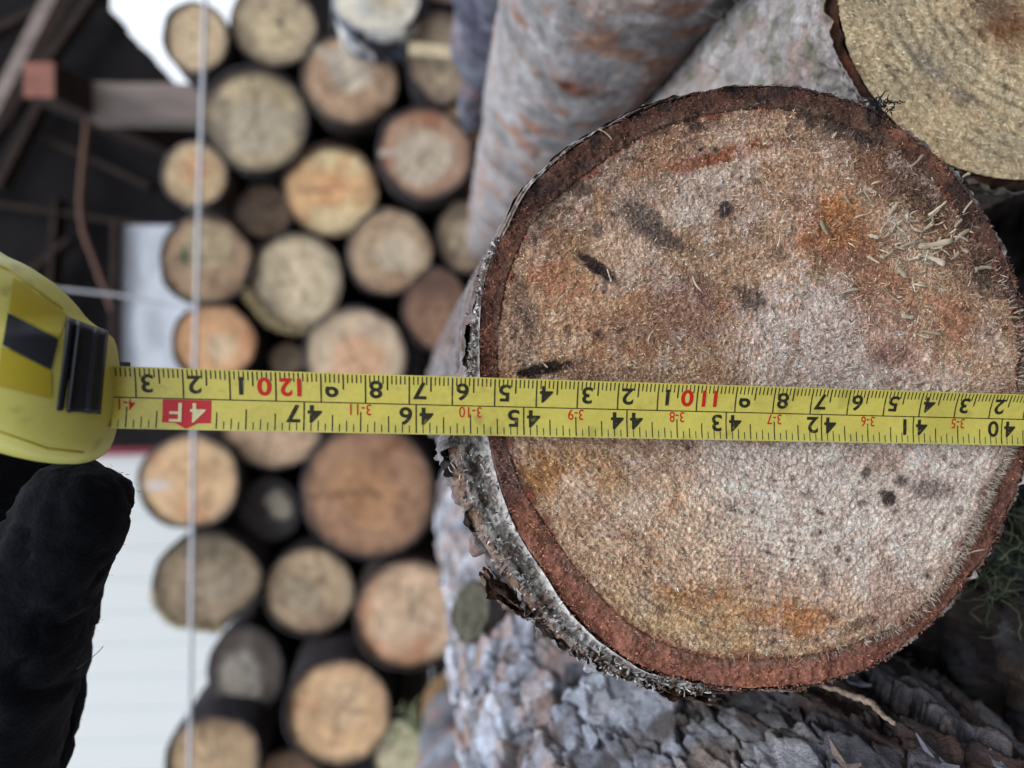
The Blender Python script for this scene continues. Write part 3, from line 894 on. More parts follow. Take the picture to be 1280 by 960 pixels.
tp = []
for a_, b_ in ((1021, 879), (1028, 893), (1050, 902), (1070, 910), (1090, 922), (1108, 936), (1122, 950)):
    z_, t_ = surf_at(a_, b_, 1297, 1683, .17, 632)
    tp.append(W(1297, 1683, .17) + rB * 1.085 * (math.cos(t_) * U_ + math.sin(t_) * V_) + z_ * AX)
ts = np.linspace(0, 6, 40); tpi = np.stack([np.interp(ts, np.arange(7), np.array(tp)[:, k]) for k in range(3)], 1) + rng.normal(0, .00015, (40, 3)) 
v, f = tube(tpi, .0006 + .0004 * np.exp(-((ts - 3.4) / 1.6) ** 2), 8)
tag(mesh_obj('twig', v, f, M_bark, None, np.tile(lin((176, 158, 142)), (len(v), 1)) * rng.uniform(.6, 1.1, (len(v), 1))), 'thin pale broken twig lying on the flaky bark under the measured log', 'twig')

# ------------------------------------------------------------------ tape measure
Z0, cz = .1703, .0085
Dx, Dz = 55.8 / F * Z0, cz * Z0                        # per cm
sgn = lambda s: (-469.9 + 55.8 * s) / (1 + cz * s)     # photo x - 640 at s


def blade_pt(s, t, lift=0.0):
    """s cm along from the 123 cm line; t in cm across, + is picture up; lift in m towards the camera"""
    s = np.asarray(s, float); t = np.asarray(t, float); lift = np.asarray(lift, float)
    Z = Z0 * (1 + cz * s)
    X = (-469.9 + 55.8 * s) / F * Z0
    xp = 640 + F * X / Z
    # straight line in space: centre line passes photo y 497 at s=0 and 523 at s=21.5
    Ya, Za = -(496.5 + (174.5 - 150) * .0243 - 480) / F * Z0, Z0
    Zb = Z0 * (1 + cz * 21.5); Yb = -(523.7 - 480) / F * Zb
    Y = Ya + (Yb - Ya) * s / 21.5
    tau = -np.radians(10.5) * np.clip(s / 21.5, -.1, 1.3) * 1.0
    tl = math.atan2(Dz, Dx)
    wx, wy, wz = -np.sin(tau) * math.sin(tl), np.cos(tau), np.sin(tau) * math.cos(tl)
    nx, ny, nz = math.sin(tl) * np.cos(tau), np.sin(tau), -math.cos(tl) * np.cos(tau)
    cup = .0011 * (t / .68) ** 2 + lift                 # edges curl towards the camera
    tm = t * .01
    return cam2w(np.stack([X + wx * tm + nx * cup, Y + wy * tm + ny * cup, Z + wz * tm + nz * cup], -1)) + np.array([0, 0, H])


HW = .685
tape = empty('tape_measure', blade_pt(-2, 0), 'yellow and black tape measure with its printed blade pulled across the big log end', 'tape measure')
M_blade = painted('yellow_blade', .33, ((60, .10), (900, .07)), ((500, .05, .0001),), spec=.5, tint=(170, tuple(lin((150, 138, 70))), .60, .85))
S_, T_ = np.meshgrid(np.arange(-2.2, 45.01, .2), np.linspace(-HW, HW, 15), indexing='ij')
sh = S_.shape
S_, T_ = S_.ravel(), T_.ravel()
cy = lin((212, 200, 98)) * 1.0
cb = np.tile(cy, (len(S_), 1))
k = sstep(-.3, -.62, T_)[:, None] * .35; cb = cb * (1 - k) + lin((196, 196, 120))[None] * k
P = blade_pt(S_, T_); Pk_ = blade_pt(S_, T_, -.00016)
cb = cb * (1 + .10 * fbm(P * 90, 3, 3) - .10 * sstep(.3, .6, fbm(P * np.array([500, 500, 500]), 3, 4)))[:, None]
Vm, Fm = merge([(P, grid_faces(*sh)), (Pk_, grid_faces(*sh)[:, ::-1])])
blade = mesh_obj('blade', Vm, Fm, M_blade, tape, np.vstack([cb, cb * .4]))
M_blk = painted('black_print', .5, (), (), attr=False, base=tuple(lin((46, 44, 34))), tint=(900, tuple(lin((120, 116, 60))), .58, .72), spec=.3)
M_red = painted('red_print', .5, (), (), attr=False, base=tuple(lin((196, 40, 34))), spec=.3)
M_pink = painted('red_flag', .5, (), (), attr=False, base=tuple(lin((200, 52, 62))), spec=.3)
M_wht = painted('flag_letters', .5, (), (), attr=False, base=tuple(lin((226, 220, 170))), spec=.3)


def marks(rects):
    V, Q = [], []
    for (s0, s1, t0, t1) in rects:
        n = 4
        b = len(V)
        for tt_ in np.linspace(t0, t1, n):
            V.append(blade_pt(s0, tt_, .00005)); V.append(blade_pt(s1, tt_, .00005))
        for j in range(n - 1):
            Q.append([b + 2 * j, b + 2 * j + 1, b + 2 * j + 3, b + 2 * j + 2])
    return np.array(V), np.array(Q)


def S_of_cm(c): return 123.0 - c


rects = []
mid = -.0
rects.append((-2.1, 45, mid - .012, mid + .012))
for mm in range(int((123 - 78) * 10) + 20):
    s = -2 + mm * .1
    cm10 = round((123 - s) * 10)
    if cm10 % 10 == 0: ln, w_ = HW - mid, .016
    elif cm10 % 5 == 0: ln, w_ = .37, .017
    else: ln, w_ = .225, .014
    j = random.uniform(-.01, .01)
    rects.append((s - w_, s + w_, HW - ln + (0 if ln > .6 else j), HW - .03))
V, Q = marks(rects)
mesh_obj('centimetre_scale', V, Q, M_blk, blade, smooth=False)
rects = []
k = 0
for i in range(31 * 16, 49 * 16 + 8):
    s = 123 - i / 16 * 2.54
    if s > 45 or s < -2.1: continue
    if 47.7 < i / 16 < 48.25: 
        if abs(i / 16 - 48) < .2: continue
    if i % 16 == 0: ln, w_ = HW, .015
    elif i % 8 == 0: ln, w_ = .48, .014
    elif i % 4 == 0: ln, w_ = .40, .013
    elif i % 2 == 0: ln, w_ = .27, .011
    else: ln, w_ = .20, .010
    rects.append((s - w_, s + w_, -HW + .03, -HW + ln))
V, Q = marks(rects)
mesh_obj('inch_scale', V, Q, M_blk, blade, smooth=False)


def print_text(name, items, mat, weight, lift=.00006):
    """items: (string, s centre, t centre, height cm, width scale); printed upside down in the picture"""
    parts = []
    for (st, sc, tc, hh, ws) in items:
        cu = bpy.data.curves.new('tmp', 'FONT'); cu.body = st; cu.size = 1; cu.align_x = 'CENTER'; cu.offset = weight; cu.resolution_u = 6
        ob = bpy.data.objects.new('tmp', cu); COL.objects.link(ob)
        dg = bpy.context.evaluated_depsgraph_get()
        me = bpy.data.meshes.new_from_object(ob.evaluated_get(dg))
        v = np.array([tuple(q.co) for q in me.vertices]); f = [tuple(p.vertices) for p in me.polygons]
        tris = []
        for q in f:
            for j in range(1, len(q) - 1): tris.append((q[0], q[j], q[j + 1]))
        bpy.data.objects.remove(ob); bpy.data.curves.remove(cu); bpy.data.meshes.remove(me)
        if not len(v): continue
        y0, y1 = -.02, .70
        yy = (v[:, 1] - (y0 + y1) / 2) / (y1 - y0) * hh
        xx = (v[:, 0] - (v[:, 0].min() + v[:, 0].max()) / 2) / (y1 - y0) * hh * ws
        parts.append((blade_pt(sc - xx, tc - yy, lift), np.array(tris)))
    for p_ in parts:
        mesh_obj(name, p_[0], p_[1], mat, blade, smooth=False)


blk, red, sm = [], [], []
for c in range(79, 125):
    s = S_of_cm(c)
    if c % 10:
        blk.append((str(c % 10), s + .24, .325, .40, 1.15))
    else:
        red.append((str(c // 10), s + .22 + (.10 if c >= 100 else 0), .325, .40, 1.05)); red.append(('0', s - .25, .325, .40, 1.15))
for i in range(31, 48):
    s = S_of_cm(i * 2.54)
    blk.append((str(i)[0], s + .24, -.27, .40, 1.15)); blk.append((str(i)[1], s - .24, -.27, .40, 1.15))
    if 36 <= i <= 46: sm.append(('3-%d' % (i - 35), s - 1.27, -.15, .26, .85))
sm.append(('4-1', S_of_cm(48.5 * 2.54), -.15, .26, .85))
print_text('numeral', blk, M_blk, .021)
print_text('red_numeral', red, M_red, .028)
print_text('small_red_numeral', sm, M_red, .004)
# red foot flag with 4F
fs = S_of_cm(121.92)
rowt = np.concatenate([np.linspace(-.02, -.53, 14), np.linspace(-.54, -.655, 6)])
roww = np.where(rowt > -.535, .52, .24 * (rowt + .67) / .13)
V = np.concatenate([blade_pt(fs + np.linspace(-w_, w_, 5), np.full(5, t_), .00004) for t_, w_ in zip(rowt, roww)])
flag = mesh_obj('foot_flag', V, grid_faces(20, 5), M_pink, blade, smooth=False)
print_text('foot_letter', [('4', fs + .23, -.30, .44, 1.15), ('F', fs - .24, -.30, .44, 1.15)], M_wht, .006, .00012)

# case, seen from above its lock button
case_px = [(137, 540), (128, 565), (104, 580), (70, 577), (30, 566), (-20, 556), (-90, 560), (-180, 560), (-260, 545), (-330, 500), (-350, 430), (-330, 350), (-260, 300), (-160, 282), (-70, 292),
           (0, 319), (40, 340), (75, 368), (100, 398), (118, 412), (134, 420), (139, 440), (140, 500)]
CP = (-90.0, 440.0); ZC = .1690
cpts = np.array([W(a, b, ZC) for a, b in case_px]); cc0 = W(CP[0], CP[1], ZC)
cu_, cv_ = H * 0 + np.array([0, 0, -1.0]), np.array([1.0, 0, 0])
cd = np.array([0, 1.0, 0])
cuv = np.stack([(cpts - cc0) @ cu_, (cpts - cc0) @ cv_], 1)
cth = np.arctan2(cuv[:, 1], cuv[:, 0]); crr = np.hypot(*cuv.T); kk = np.argsort(cth)
cth, crr = cth[kk], crr[kk]
tt_ = np.linspace(-math.pi, math.pi, 361)
rr_ = np.interp(tt_, np.concatenate([cth - 2 * math.pi, cth, cth + 2 * math.pi]), np.tile(crr, 3))
ker = np.hanning(7); ker /= ker.sum(); rr_ = np.convolve(np.concatenate([rr_[-9:-1], rr_, rr_[1:9]]), ker, 'same')[8:-8]
Rc = lambda a: np.interp((np.asarray(a) + math.pi) % (2 * math.pi) - math.pi, tt_, rr_)
BUL = .020


def case_front(rho, th, lift=0):
    r = Rc(th) * rho
    hgt = BUL * np.sqrt(np.clip(1 - rho ** 3.2, 0, 1)) + lift
    return cc0[None] + (r * np.cos(th))[:, None] * cu_ + (r * np.sin(th))[:, None] * cv_ - hgt[:, None] * cd


def case_at(px, py, lift=.0003):
    """point of the case's camera-side surface seen at a photo direction"""
    px = np.asarray(px, float); py = np.asarray(py, float)
    Zg = np.full(px.shape, ZC - .010)
    for _ in range(30):
        X = (px - 640) / F * Zg; Y = -(py - 480) / F * Zg
        u = X - (CP[0] - 640) / F * ZC; v = Y + (CP[1] - 480) / F * ZC
        th = np.arctan2(v, u); rho = np.clip(np.hypot(u, v) / Rc(th), 0, .998)
        Zg = .5 * Zg + .5 * (ZC - BUL * np.sqrt(1 - rho ** 3.2))
    Zg = Zg - lift
    return np.stack([-(py - 480) / F * Zg, Zg, H - (px - 640) / F * Zg], -1)


rows = []
nth = 160
ta = np.linspace(-math.pi, math.pi, nth, endpoint=False)
for q in np.linspace(.0, math.pi / 2, 26)[1:]:
    rho_ = np.full(nth, math.sin(q) ** .8 if q < 1.57 else 1.0)
    rows.append(case_front(np.minimum(rho_, 1), ta))
for dd in (.001, .002, .003):
    rows.append(cc0[None] + (Rc(ta) * np.cos(ta))[:, None] * cu_ + (Rc(ta) * np.sin(ta))[:, None] * cv_ + dd * cd)
for sc_, dd in ((.97, .0045), (.9, .005), (.02, .005)):
    rows.append(cc0[None] + (sc_ * Rc(ta) * np.cos(ta))[:, None] * cu_ + (sc_ * Rc(ta) * np.sin(ta))[:, None] * cv_ + dd * cd)
Vc = np.vstack(rows + [cc0[None] - BUL * cd])
q1 = grid_faces(len(rows), nth, True)
t1 = np.array([[len(Vc) - 1, (j + 1) % nth, j] for j in range(nth)])
ccol = np.tile(lin((200, 196, 104)), (len(Vc), 1)) * (1 + .12 * fbm(Vc * 60, 4, 3) - .3 * sstep(.35, .6, fbm(Vc * 300, 3, 5)))[:, None]
M_case = painted('yellow_plastic', .38, ((25, .08), (1200, .04)), ((700, .08, .0001),), spec=.5, tint=(120, tuple(lin((120, 108, 50))), .62, .8))
mesh_obj('case', Vc, [q1, t1], M_case, tape, ccol)


def patch(name, quad, mat, n=24, lift=.0003, parent=None, dome=0, col=None, smooth=True):
    a, b, c, d = [np.array(p, float) for p in quad]
    s, t = np.meshgrid(np.linspace(0, 1, n), np.linspace(0, 1, n), indexing='ij'); s = s.ravel(); t = t.ravel()
    p = (a[None] * (1 - s)[:, None] + b[None] * s[:, None]) * (1 - t)[:, None] + (d[None] * (1 - s)[:, None] + c[None] * s[:, None]) * t[:, None]
    edge = np.minimum(np.minimum(s, 1 - s), np.minimum(t, 1 - t))
    P = case_at(p[:, 0], p[:, 1], lift + dome * sstep(0, .12, edge))
    if dome:                       # skirt down to the case
        pass
    return mesh_obj(name, P, grid_faces(n, n), mat, parent or tape, None if col is None else np.tile(lin(col), (len(P), 1)), smooth)


M_lab = painted('yellow_label', .45, ((40, .1),), (), attr=False, base=tuple(lin((176, 160, 40))), spec=.4)
M_rub = painted('black_rubber', .5, ((200, .3), (40, .3)), ((900, .3, .0003),), attr=False, base=tuple(lin((30, 34, 44))), tint=(260, tuple(lin((78, 80, 88))), .62, .78), spec=.35)
patch('label_panel', [(17, 347), (85, 394), (74, 422), (11, 389)], M_lab)
patch('label_stripe', [(10, 391), (73, 424), (64, 462), (3, 431)], M_rub, lift=.00035)
patch('label_panel', [(2, 433), (64, 464), (64, 498), (-4, 482)], M_lab)
sv_ = np.linspace(0, 1, 60)
sx_ = np.interp(sv_, [0, .35, .7, 1], [-60, 0, 60, 104]); sy_ = np.interp(sv_, [0, .35, .7, 1], [528, 540, 561, 566])
v, f = tube(case_at(sx_, sy_, .0000), .00022, 6)
mesh_obj('seam', v, f, M_lab, tape)
sx_ = np.interp(sv_, [0, .5, 1], [-60, 12, 78]); sy_ = np.interp(sv_, [0, .5, 1], [306, 338, 386])
v, f = tube(case_at(sx_, sy_, .0000), .0003, 6)
mesh_obj('seam', v, f, M_lab, tape)
# lock button: raised rounded slab with two ridges
n = 40
s, t = np.meshgrid(np.linspace(0, 1, n), np.linspace(0, 1, n), indexing='ij'); s = s.ravel(); t = t.ravel()
A_, B_, C_, D_ = [np.array(p, float) for p in ((82, 392), (137, 414), (129, 521), (64, 521))]
p = (A_[None] * (1 - s)[:, None] + B_[None] * s[:, None]) * (1 - t)[:, None] + (D_[None] * (1 - s)[:, None] + C_[None] * s[:, None]) * t[:, None]
edge = np.minimum(np.minimum(s, 1 - s), np.minimum(t, 1 - t) * 1.5)
rs = .0042 * sstep(0, .10, edge) + .0012 * np.exp(-((s - .33) / .05) ** 2) + .0009 * np.exp(-((s - .72) / .04) ** 2) - .0010 * np.exp(-((s - .25) / .03) ** 2)
dz = np.zeros(len(s))
Za = case_at(np.array([90.]), np.array([455.]), 0)[0, 1]
Zl = Za + .0012 + (.1660 - Za) * s - rs + .016 * (1 - sstep(0, .03, edge))
P = np.stack([-(p[:, 1] - 480) / F * Zl, Zl, H - (p[:, 0] - 640) / F * Zl], -1)
mesh_obj('lock_button', P, grid_faces(n, n), M_rub, tape)
# black bumper around the mouth, behind the blade
bx, fx_ = box_between(W(138, 452, .1750), W(136, 545, .1750), np.array([0, 0, .0016]), np.array([0, .006, 0]))
mesh_obj('mouth_bumper', bx, fx_, M_rub, tape, smooth=False)

# ------------------------------------------------------------------ gloved hand
person = empty('person', W(-60, 800, .2), 'black gloved hand gripping the yellow tape measure from the lower left', 'person')
J = [  # px, py, Z, radius
    (-700, 1900, .26, .042), (-420, 1420, .24, .038), (-230, 1130, .225, .031), (-110, 940, .215, .028), (-40, 770, .213, .033), (-24, 640, .210, .034),
    (-38, 1015, .200, .0200), (-16, 850, .196, .0225), (28, 765, .193, .0168), (84, 668, .1905, .0140), (124, 572, .1915, .0128),
    (-70, 590, .222, .013), (-30, 500, .232, .0105), (60, 470, .232, .0095), (126, 446, .208, .0100),
    (-150, 570, .228, .013), (-120, 450, .243, .0105), (-30, 420, .245, .0095), (30, 430, .238, .0085),
    (-220, 590, .226, .0125), (-200, 460, .240, .010), (-110, 400, .244, .009), (-60, 420, .238, .008),
    (-270, 640, .222, .011), (-270, 520, .232, .009), (-200, 450, .238, .008), (-160, 450, .234, .007), (0, 612, .203, .030)]
E = [(0, 1), (1, 2), (2, 3), (3, 4), (4, 5), (3, 6), (6, 7), (7, 8), (8, 9), (9, 10), (5, 11), (11, 12), (12, 13), (13, 14), (5, 15), (15, 16), (16, 17), (17, 18),
     (5, 19), (19, 20), (20, 21), (21, 22), (5, 23), (23, 24), (24, 25), (25, 26), (5, 27)]
me = bpy.data.meshes.new('tmp'); me.from_pydata([tuple(W(a, b, c)) for a, b, c, _ in J], E, [])
ob = bpy.data.objects.new('tmp', me); COL.objects.link(ob)
sk = ob.modifiers.new('s', 'SKIN'); sk.use_smooth_shade = True
for i_, (_, _, _, r) in enumerate(J):
    me.skin_vertices[0].data[i_].radius = (r, r); me.skin_vertices[0].data[i_].use_root = (i_ == 3)
sb = ob.modifiers.new('d', 'SUBSURF'); sb.levels = 4; sb.render_levels = 4
dg = bpy.context.evaluated_depsgraph_get()
gm = bpy.data.meshes.new_from_object(ob.evaluated_get(dg))
GV = np.array([tuple(q.co) for q in gm.vertices]); GN = np.array([tuple(q.normal) for q in gm.vertices]); GF = [tuple(p.vertices) for p in gm.polygons]
bpy.data.objects.remove(ob)
GV = GV + GN * (-.0013 * np.exp(-(fbm(GV * 45, 3, 12) / .06) ** 2) + .0016 * fbm(GV * 70, 4, 7) + .0022 * fbm(GV * np.array([40, 40, 90]), 3, 8) + .0005 * fbm(GV * 600, 3, 9))[:, None]
qd = np.array([f for f in GF if len(f) == 4]); tr = [f for f in GF if len(f) == 3]
M_glove = painted('black_fleece', .95, ((300, .4), (2000, .4)), ((900, .6, .0006), (150, .4, .002)), spec=.1, sheen=0.05)
vis = np.where((GV[:, 1] < .26))[0]
Kg = 9000
pick = rng.choice(vis, Kg)
gp = GV[pick] + rng.normal(0, .0006, (Kg, 3)); gn = GN[pick]
Tg = gn * .55 + rng.normal(0, .6, (Kg, 3)); Tg /= np.linalg.norm(Tg, axis=1)[:, None]
Ng = np.cross(Tg, rng.normal(0, 1, (Kg, 3))); Ng /= np.linalg.norm(Ng, axis=1)[:, None]
gc = np.tile(lin((16, 18, 26)), (Kg, 1)) * rng.uniform(.5, 1.8, (Kg, 1))
lint = rng.uniform(0, 1, Kg) < .012
gc[lint] = lin((96, 92, 92))
Vx, Fx, Cx = slivers(gp, Tg, Ng, rng.uniform(.0004, .0012, Kg), rng.uniform(.00006, .00016, Kg), gc)
Vm, Fm = merge([(GV, [qd] + ([np.array(tr)] if tr else [])), (Vx, Fx)])
mesh_obj('glove', Vm, Fm, M_glove, person, np.vstack([np.tile(lin((15, 17, 25)), (len(GV), 1)) * (1 + .35 * fbm(GV * 90, 3, 4))[:, None], Cx]))
v, f = tube([W(96, 836, .187), W(106, 829, .186), W(117, 820, .186), (W(124, 814, .186)), W(129, 808, .186)], .00009, 5)
mesh_obj('stray_thread', v, f, M_glove, person, np.tile(lin((40, 42, 50)), (len(v), 1)))

# ------------------------------------------------------------------ far stack of log ends
TAN, CREAM, GREY, ORNG, PINK, BRN = (176, 154, 124), (196, 178, 140), (158, 150, 136), (186, 138, 92), (190, 158, 132), (132, 98, 74)
far = [
    # cx, cy, rx, ry, Z, base, centre, centre radius, blotch, bark, label
    (244, 48, 40, 44, 1.30, TAN, (184, 166, 132), .5, (140, 124, 104), (60, 56, 60), 'small tan log end topmost of the far stack, against the white sky'),
    (343, 30, 51, 52, 1.34, (170, 152, 124), CREAM, .5, (120, 104, 84), (62, 58, 60), 'tan log end with a dark knot speck at the top edge of the picture'),
    (437, 100, 59, 57, 1.26, (160, 130, 104), (176, 170, 156), .5, (124, 84, 58), (70, 62, 58), 'brown log end with a grey heart and a pale stripe from its rim'),
    (320, 148, 63, 67, 1.30, (176, 158, 126), (166, 156, 138), .6, (112, 104, 98), (66, 62, 64), 'wide grey-tan log end shaded dark on its lower edge, near the shed beam'),
    (530, 190, 59, 58, 1.22, (160, 126, 104), (172, 164, 146), .62, (134, 82, 54), (66, 60, 62), 'log end with rusty rim, grey heart and a pale crack line'),
    (415, 238, 57, 57, 1.28, (200, 178, 132), (198, 142, 92), .42, (190, 140, 90), (72, 56, 48), 'cream log end with a distinct orange heart'),
    (243, 219, 39, 40, 1.30, (176, 152, 116), (186, 136, 98), .5, (168, 130, 96), (120, 108, 104), 'small tan and orange log end just under the grey beam, crossed by the cord'),
    (330, 264, 37, 35, 1.38, (146, 122, 102), (150, 132, 116), .4, (116, 96, 82), (50, 46, 48), 'small dark brown log end wedged below the wide grey-tan one'),
    (487, 316, 53, 55, 1.27, (168, 144, 116), (190, 176, 154), .5, (148, 116, 90), (56, 52, 56), 'pale log end with whitish heart, right of the splintered one'),
    (257, 325, 56, 56, 1.24, (150, 124, 98), (160, 146, 116), .55, (116, 90, 70), (52, 48, 50), 'tan log end with thick dark ring and a green-black knot'),
    (370, 352, 60, 62, 1.26, (166, 150, 124), (178, 162, 134), .6, (112, 108, 98), (48, 44, 44), 'greenish grey log end with splintered shaggy lower rim'),
    (580, 296, 36, 46, 1.30, (160, 142, 116), (168, 152, 128), .5, (128, 108, 90), (58, 54, 60), 'log end half hidden behind the thin bluish log'),
    (546, 388, 42, 52, 1.18, (128, 96, 76), (140, 108, 84), .5, (92, 70, 62), (54, 46, 46), 'dark brown log end touching the shaggy bark of the measured log'),
    (444, 447, 64, 62, 1.22, (186, 164, 138), (198, 148, 108), .55, (166, 142, 124), (60, 56, 60), 'big pinkish log end with orange heart right above the tape blade'),
    (268, 427, 51, 48, 1.26, (186, 140, 98), (190, 172, 142), .4, (176, 116, 72), (70, 58, 52), 'orange-tan log end with pale heart right above the tape blade'),
    (358, 449, 24, 22, 1.36, (160, 138, 112), (168, 146, 118), .5, (130, 112, 92), (44, 42, 44), 'tiniest log end, peeping between two big ones above the blade'),
    (461, 616, 83, 84, 1.16, (152, 114, 86), (160, 116, 76), .52, (120, 78, 52), (58, 52, 54), 'largest brown log end with rust ring, right below the tape blade'),
    (340, 538, 63, 48, 1.28, (176, 146, 118), (184, 156, 130), .5, (140, 108, 84), (54, 50, 54), 'pinkish log end mostly hidden behind the tape blade'),
    (237, 603, 61, 58, 1.24, (198, 164, 122), (196, 156, 112), .5, (178, 128, 90), (76, 70, 70), 'bright orange-cream log end with white frost patch beside the glove'),
    (336, 638, 40, 41, 1.32, (84, 80, 80), (176, 166, 150), .48, (70, 66, 68), (52, 50, 56), 'small dark log end with a pale round heart'),
    (262, 724, 65, 60, 1.24, (138, 120, 98), (148, 134, 116), .5, (98, 92, 76), (60, 54, 52), 'weathered grey-brown log end with ragged broken lower rim against the white wall'),
    (388, 740, 56, 57, 1.28, (172, 148, 118), (158, 142, 120), .4, (136, 112, 90), (60, 54, 54), 'round tan log end with a small grey heart stain'),
    (512, 768, 68, 71, 1.18, (190, 158, 128), (188, 162, 134), .6, (178, 122, 86), (66, 56, 54), 'peach-coloured log end with clean face, beside the flaky bark'),
    (308, 839, 45, 57, 1.34, (92, 84, 82), (150, 144, 136), .6, (74, 68, 68), (66, 62, 66), 'dark-ringed log end with oval grey heart'),
    (423, 890, 67, 66, 1.20, (186, 150, 110), (178, 150, 118), .5, (160, 112, 74), (54, 50, 54), 'warm orange-tan log end near the bottom of the picture'),
    (268, 950, 58, 56, 1.26, (164, 138, 106), (168, 142, 110), .5, (120, 96, 74), (64, 60, 66), 'tan log end cut by the bottom edge, crossed by the cord'),
    (362, 985, 44, 52, 1.36, (124, 96, 76), (140, 108, 84), .5, (92, 72, 60), (48, 44, 46), 'dark brown log end mostly below the bottom edge, between two tan ones'),
    (500, 945, 34, 48, 1.22, (184, 172, 138), (190, 180, 148), .5, (160, 160, 130), (70, 66, 66), 'cream log end behind the short grey billet'),
    (553, 72, 46, 58, 1.22, (134, 116, 98), (170, 154, 128), .6, (84, 74, 70), (56, 52, 56), 'shadowed log end with a pale slat laid across it'),
    (470, -6, 56, 50, 1.16, (206, 200, 186), (190, 176, 146), .5, (150, 156, 166), (160, 164, 172), 'log at the top edge covered with white and blue lichen'),
    (560, -40, 44, 46, 1.34, (110, 92, 78), (120, 102, 84), .5, (80, 66, 58), (48, 46, 50), 'dark log end just cut by the top edge'),
    (600, 480, 50, 50, 1.30, (150, 120, 92), (160, 130, 100), .5, (120, 90, 70), (50, 46, 48), 'log end hidden behind the measured log'),
    (590, 700, 45, 45, 1.32, (150, 124, 96), (160, 130, 100), .5, (120, 90, 70), (50, 46, 48), 'log end behind the big flaky log'),
    (610, 210, 40, 50, 1.34, (120, 100, 80), (130, 104, 84), .5, (90, 70, 60), (50, 46, 48), 'log end behind the smooth pinkish log'),
]


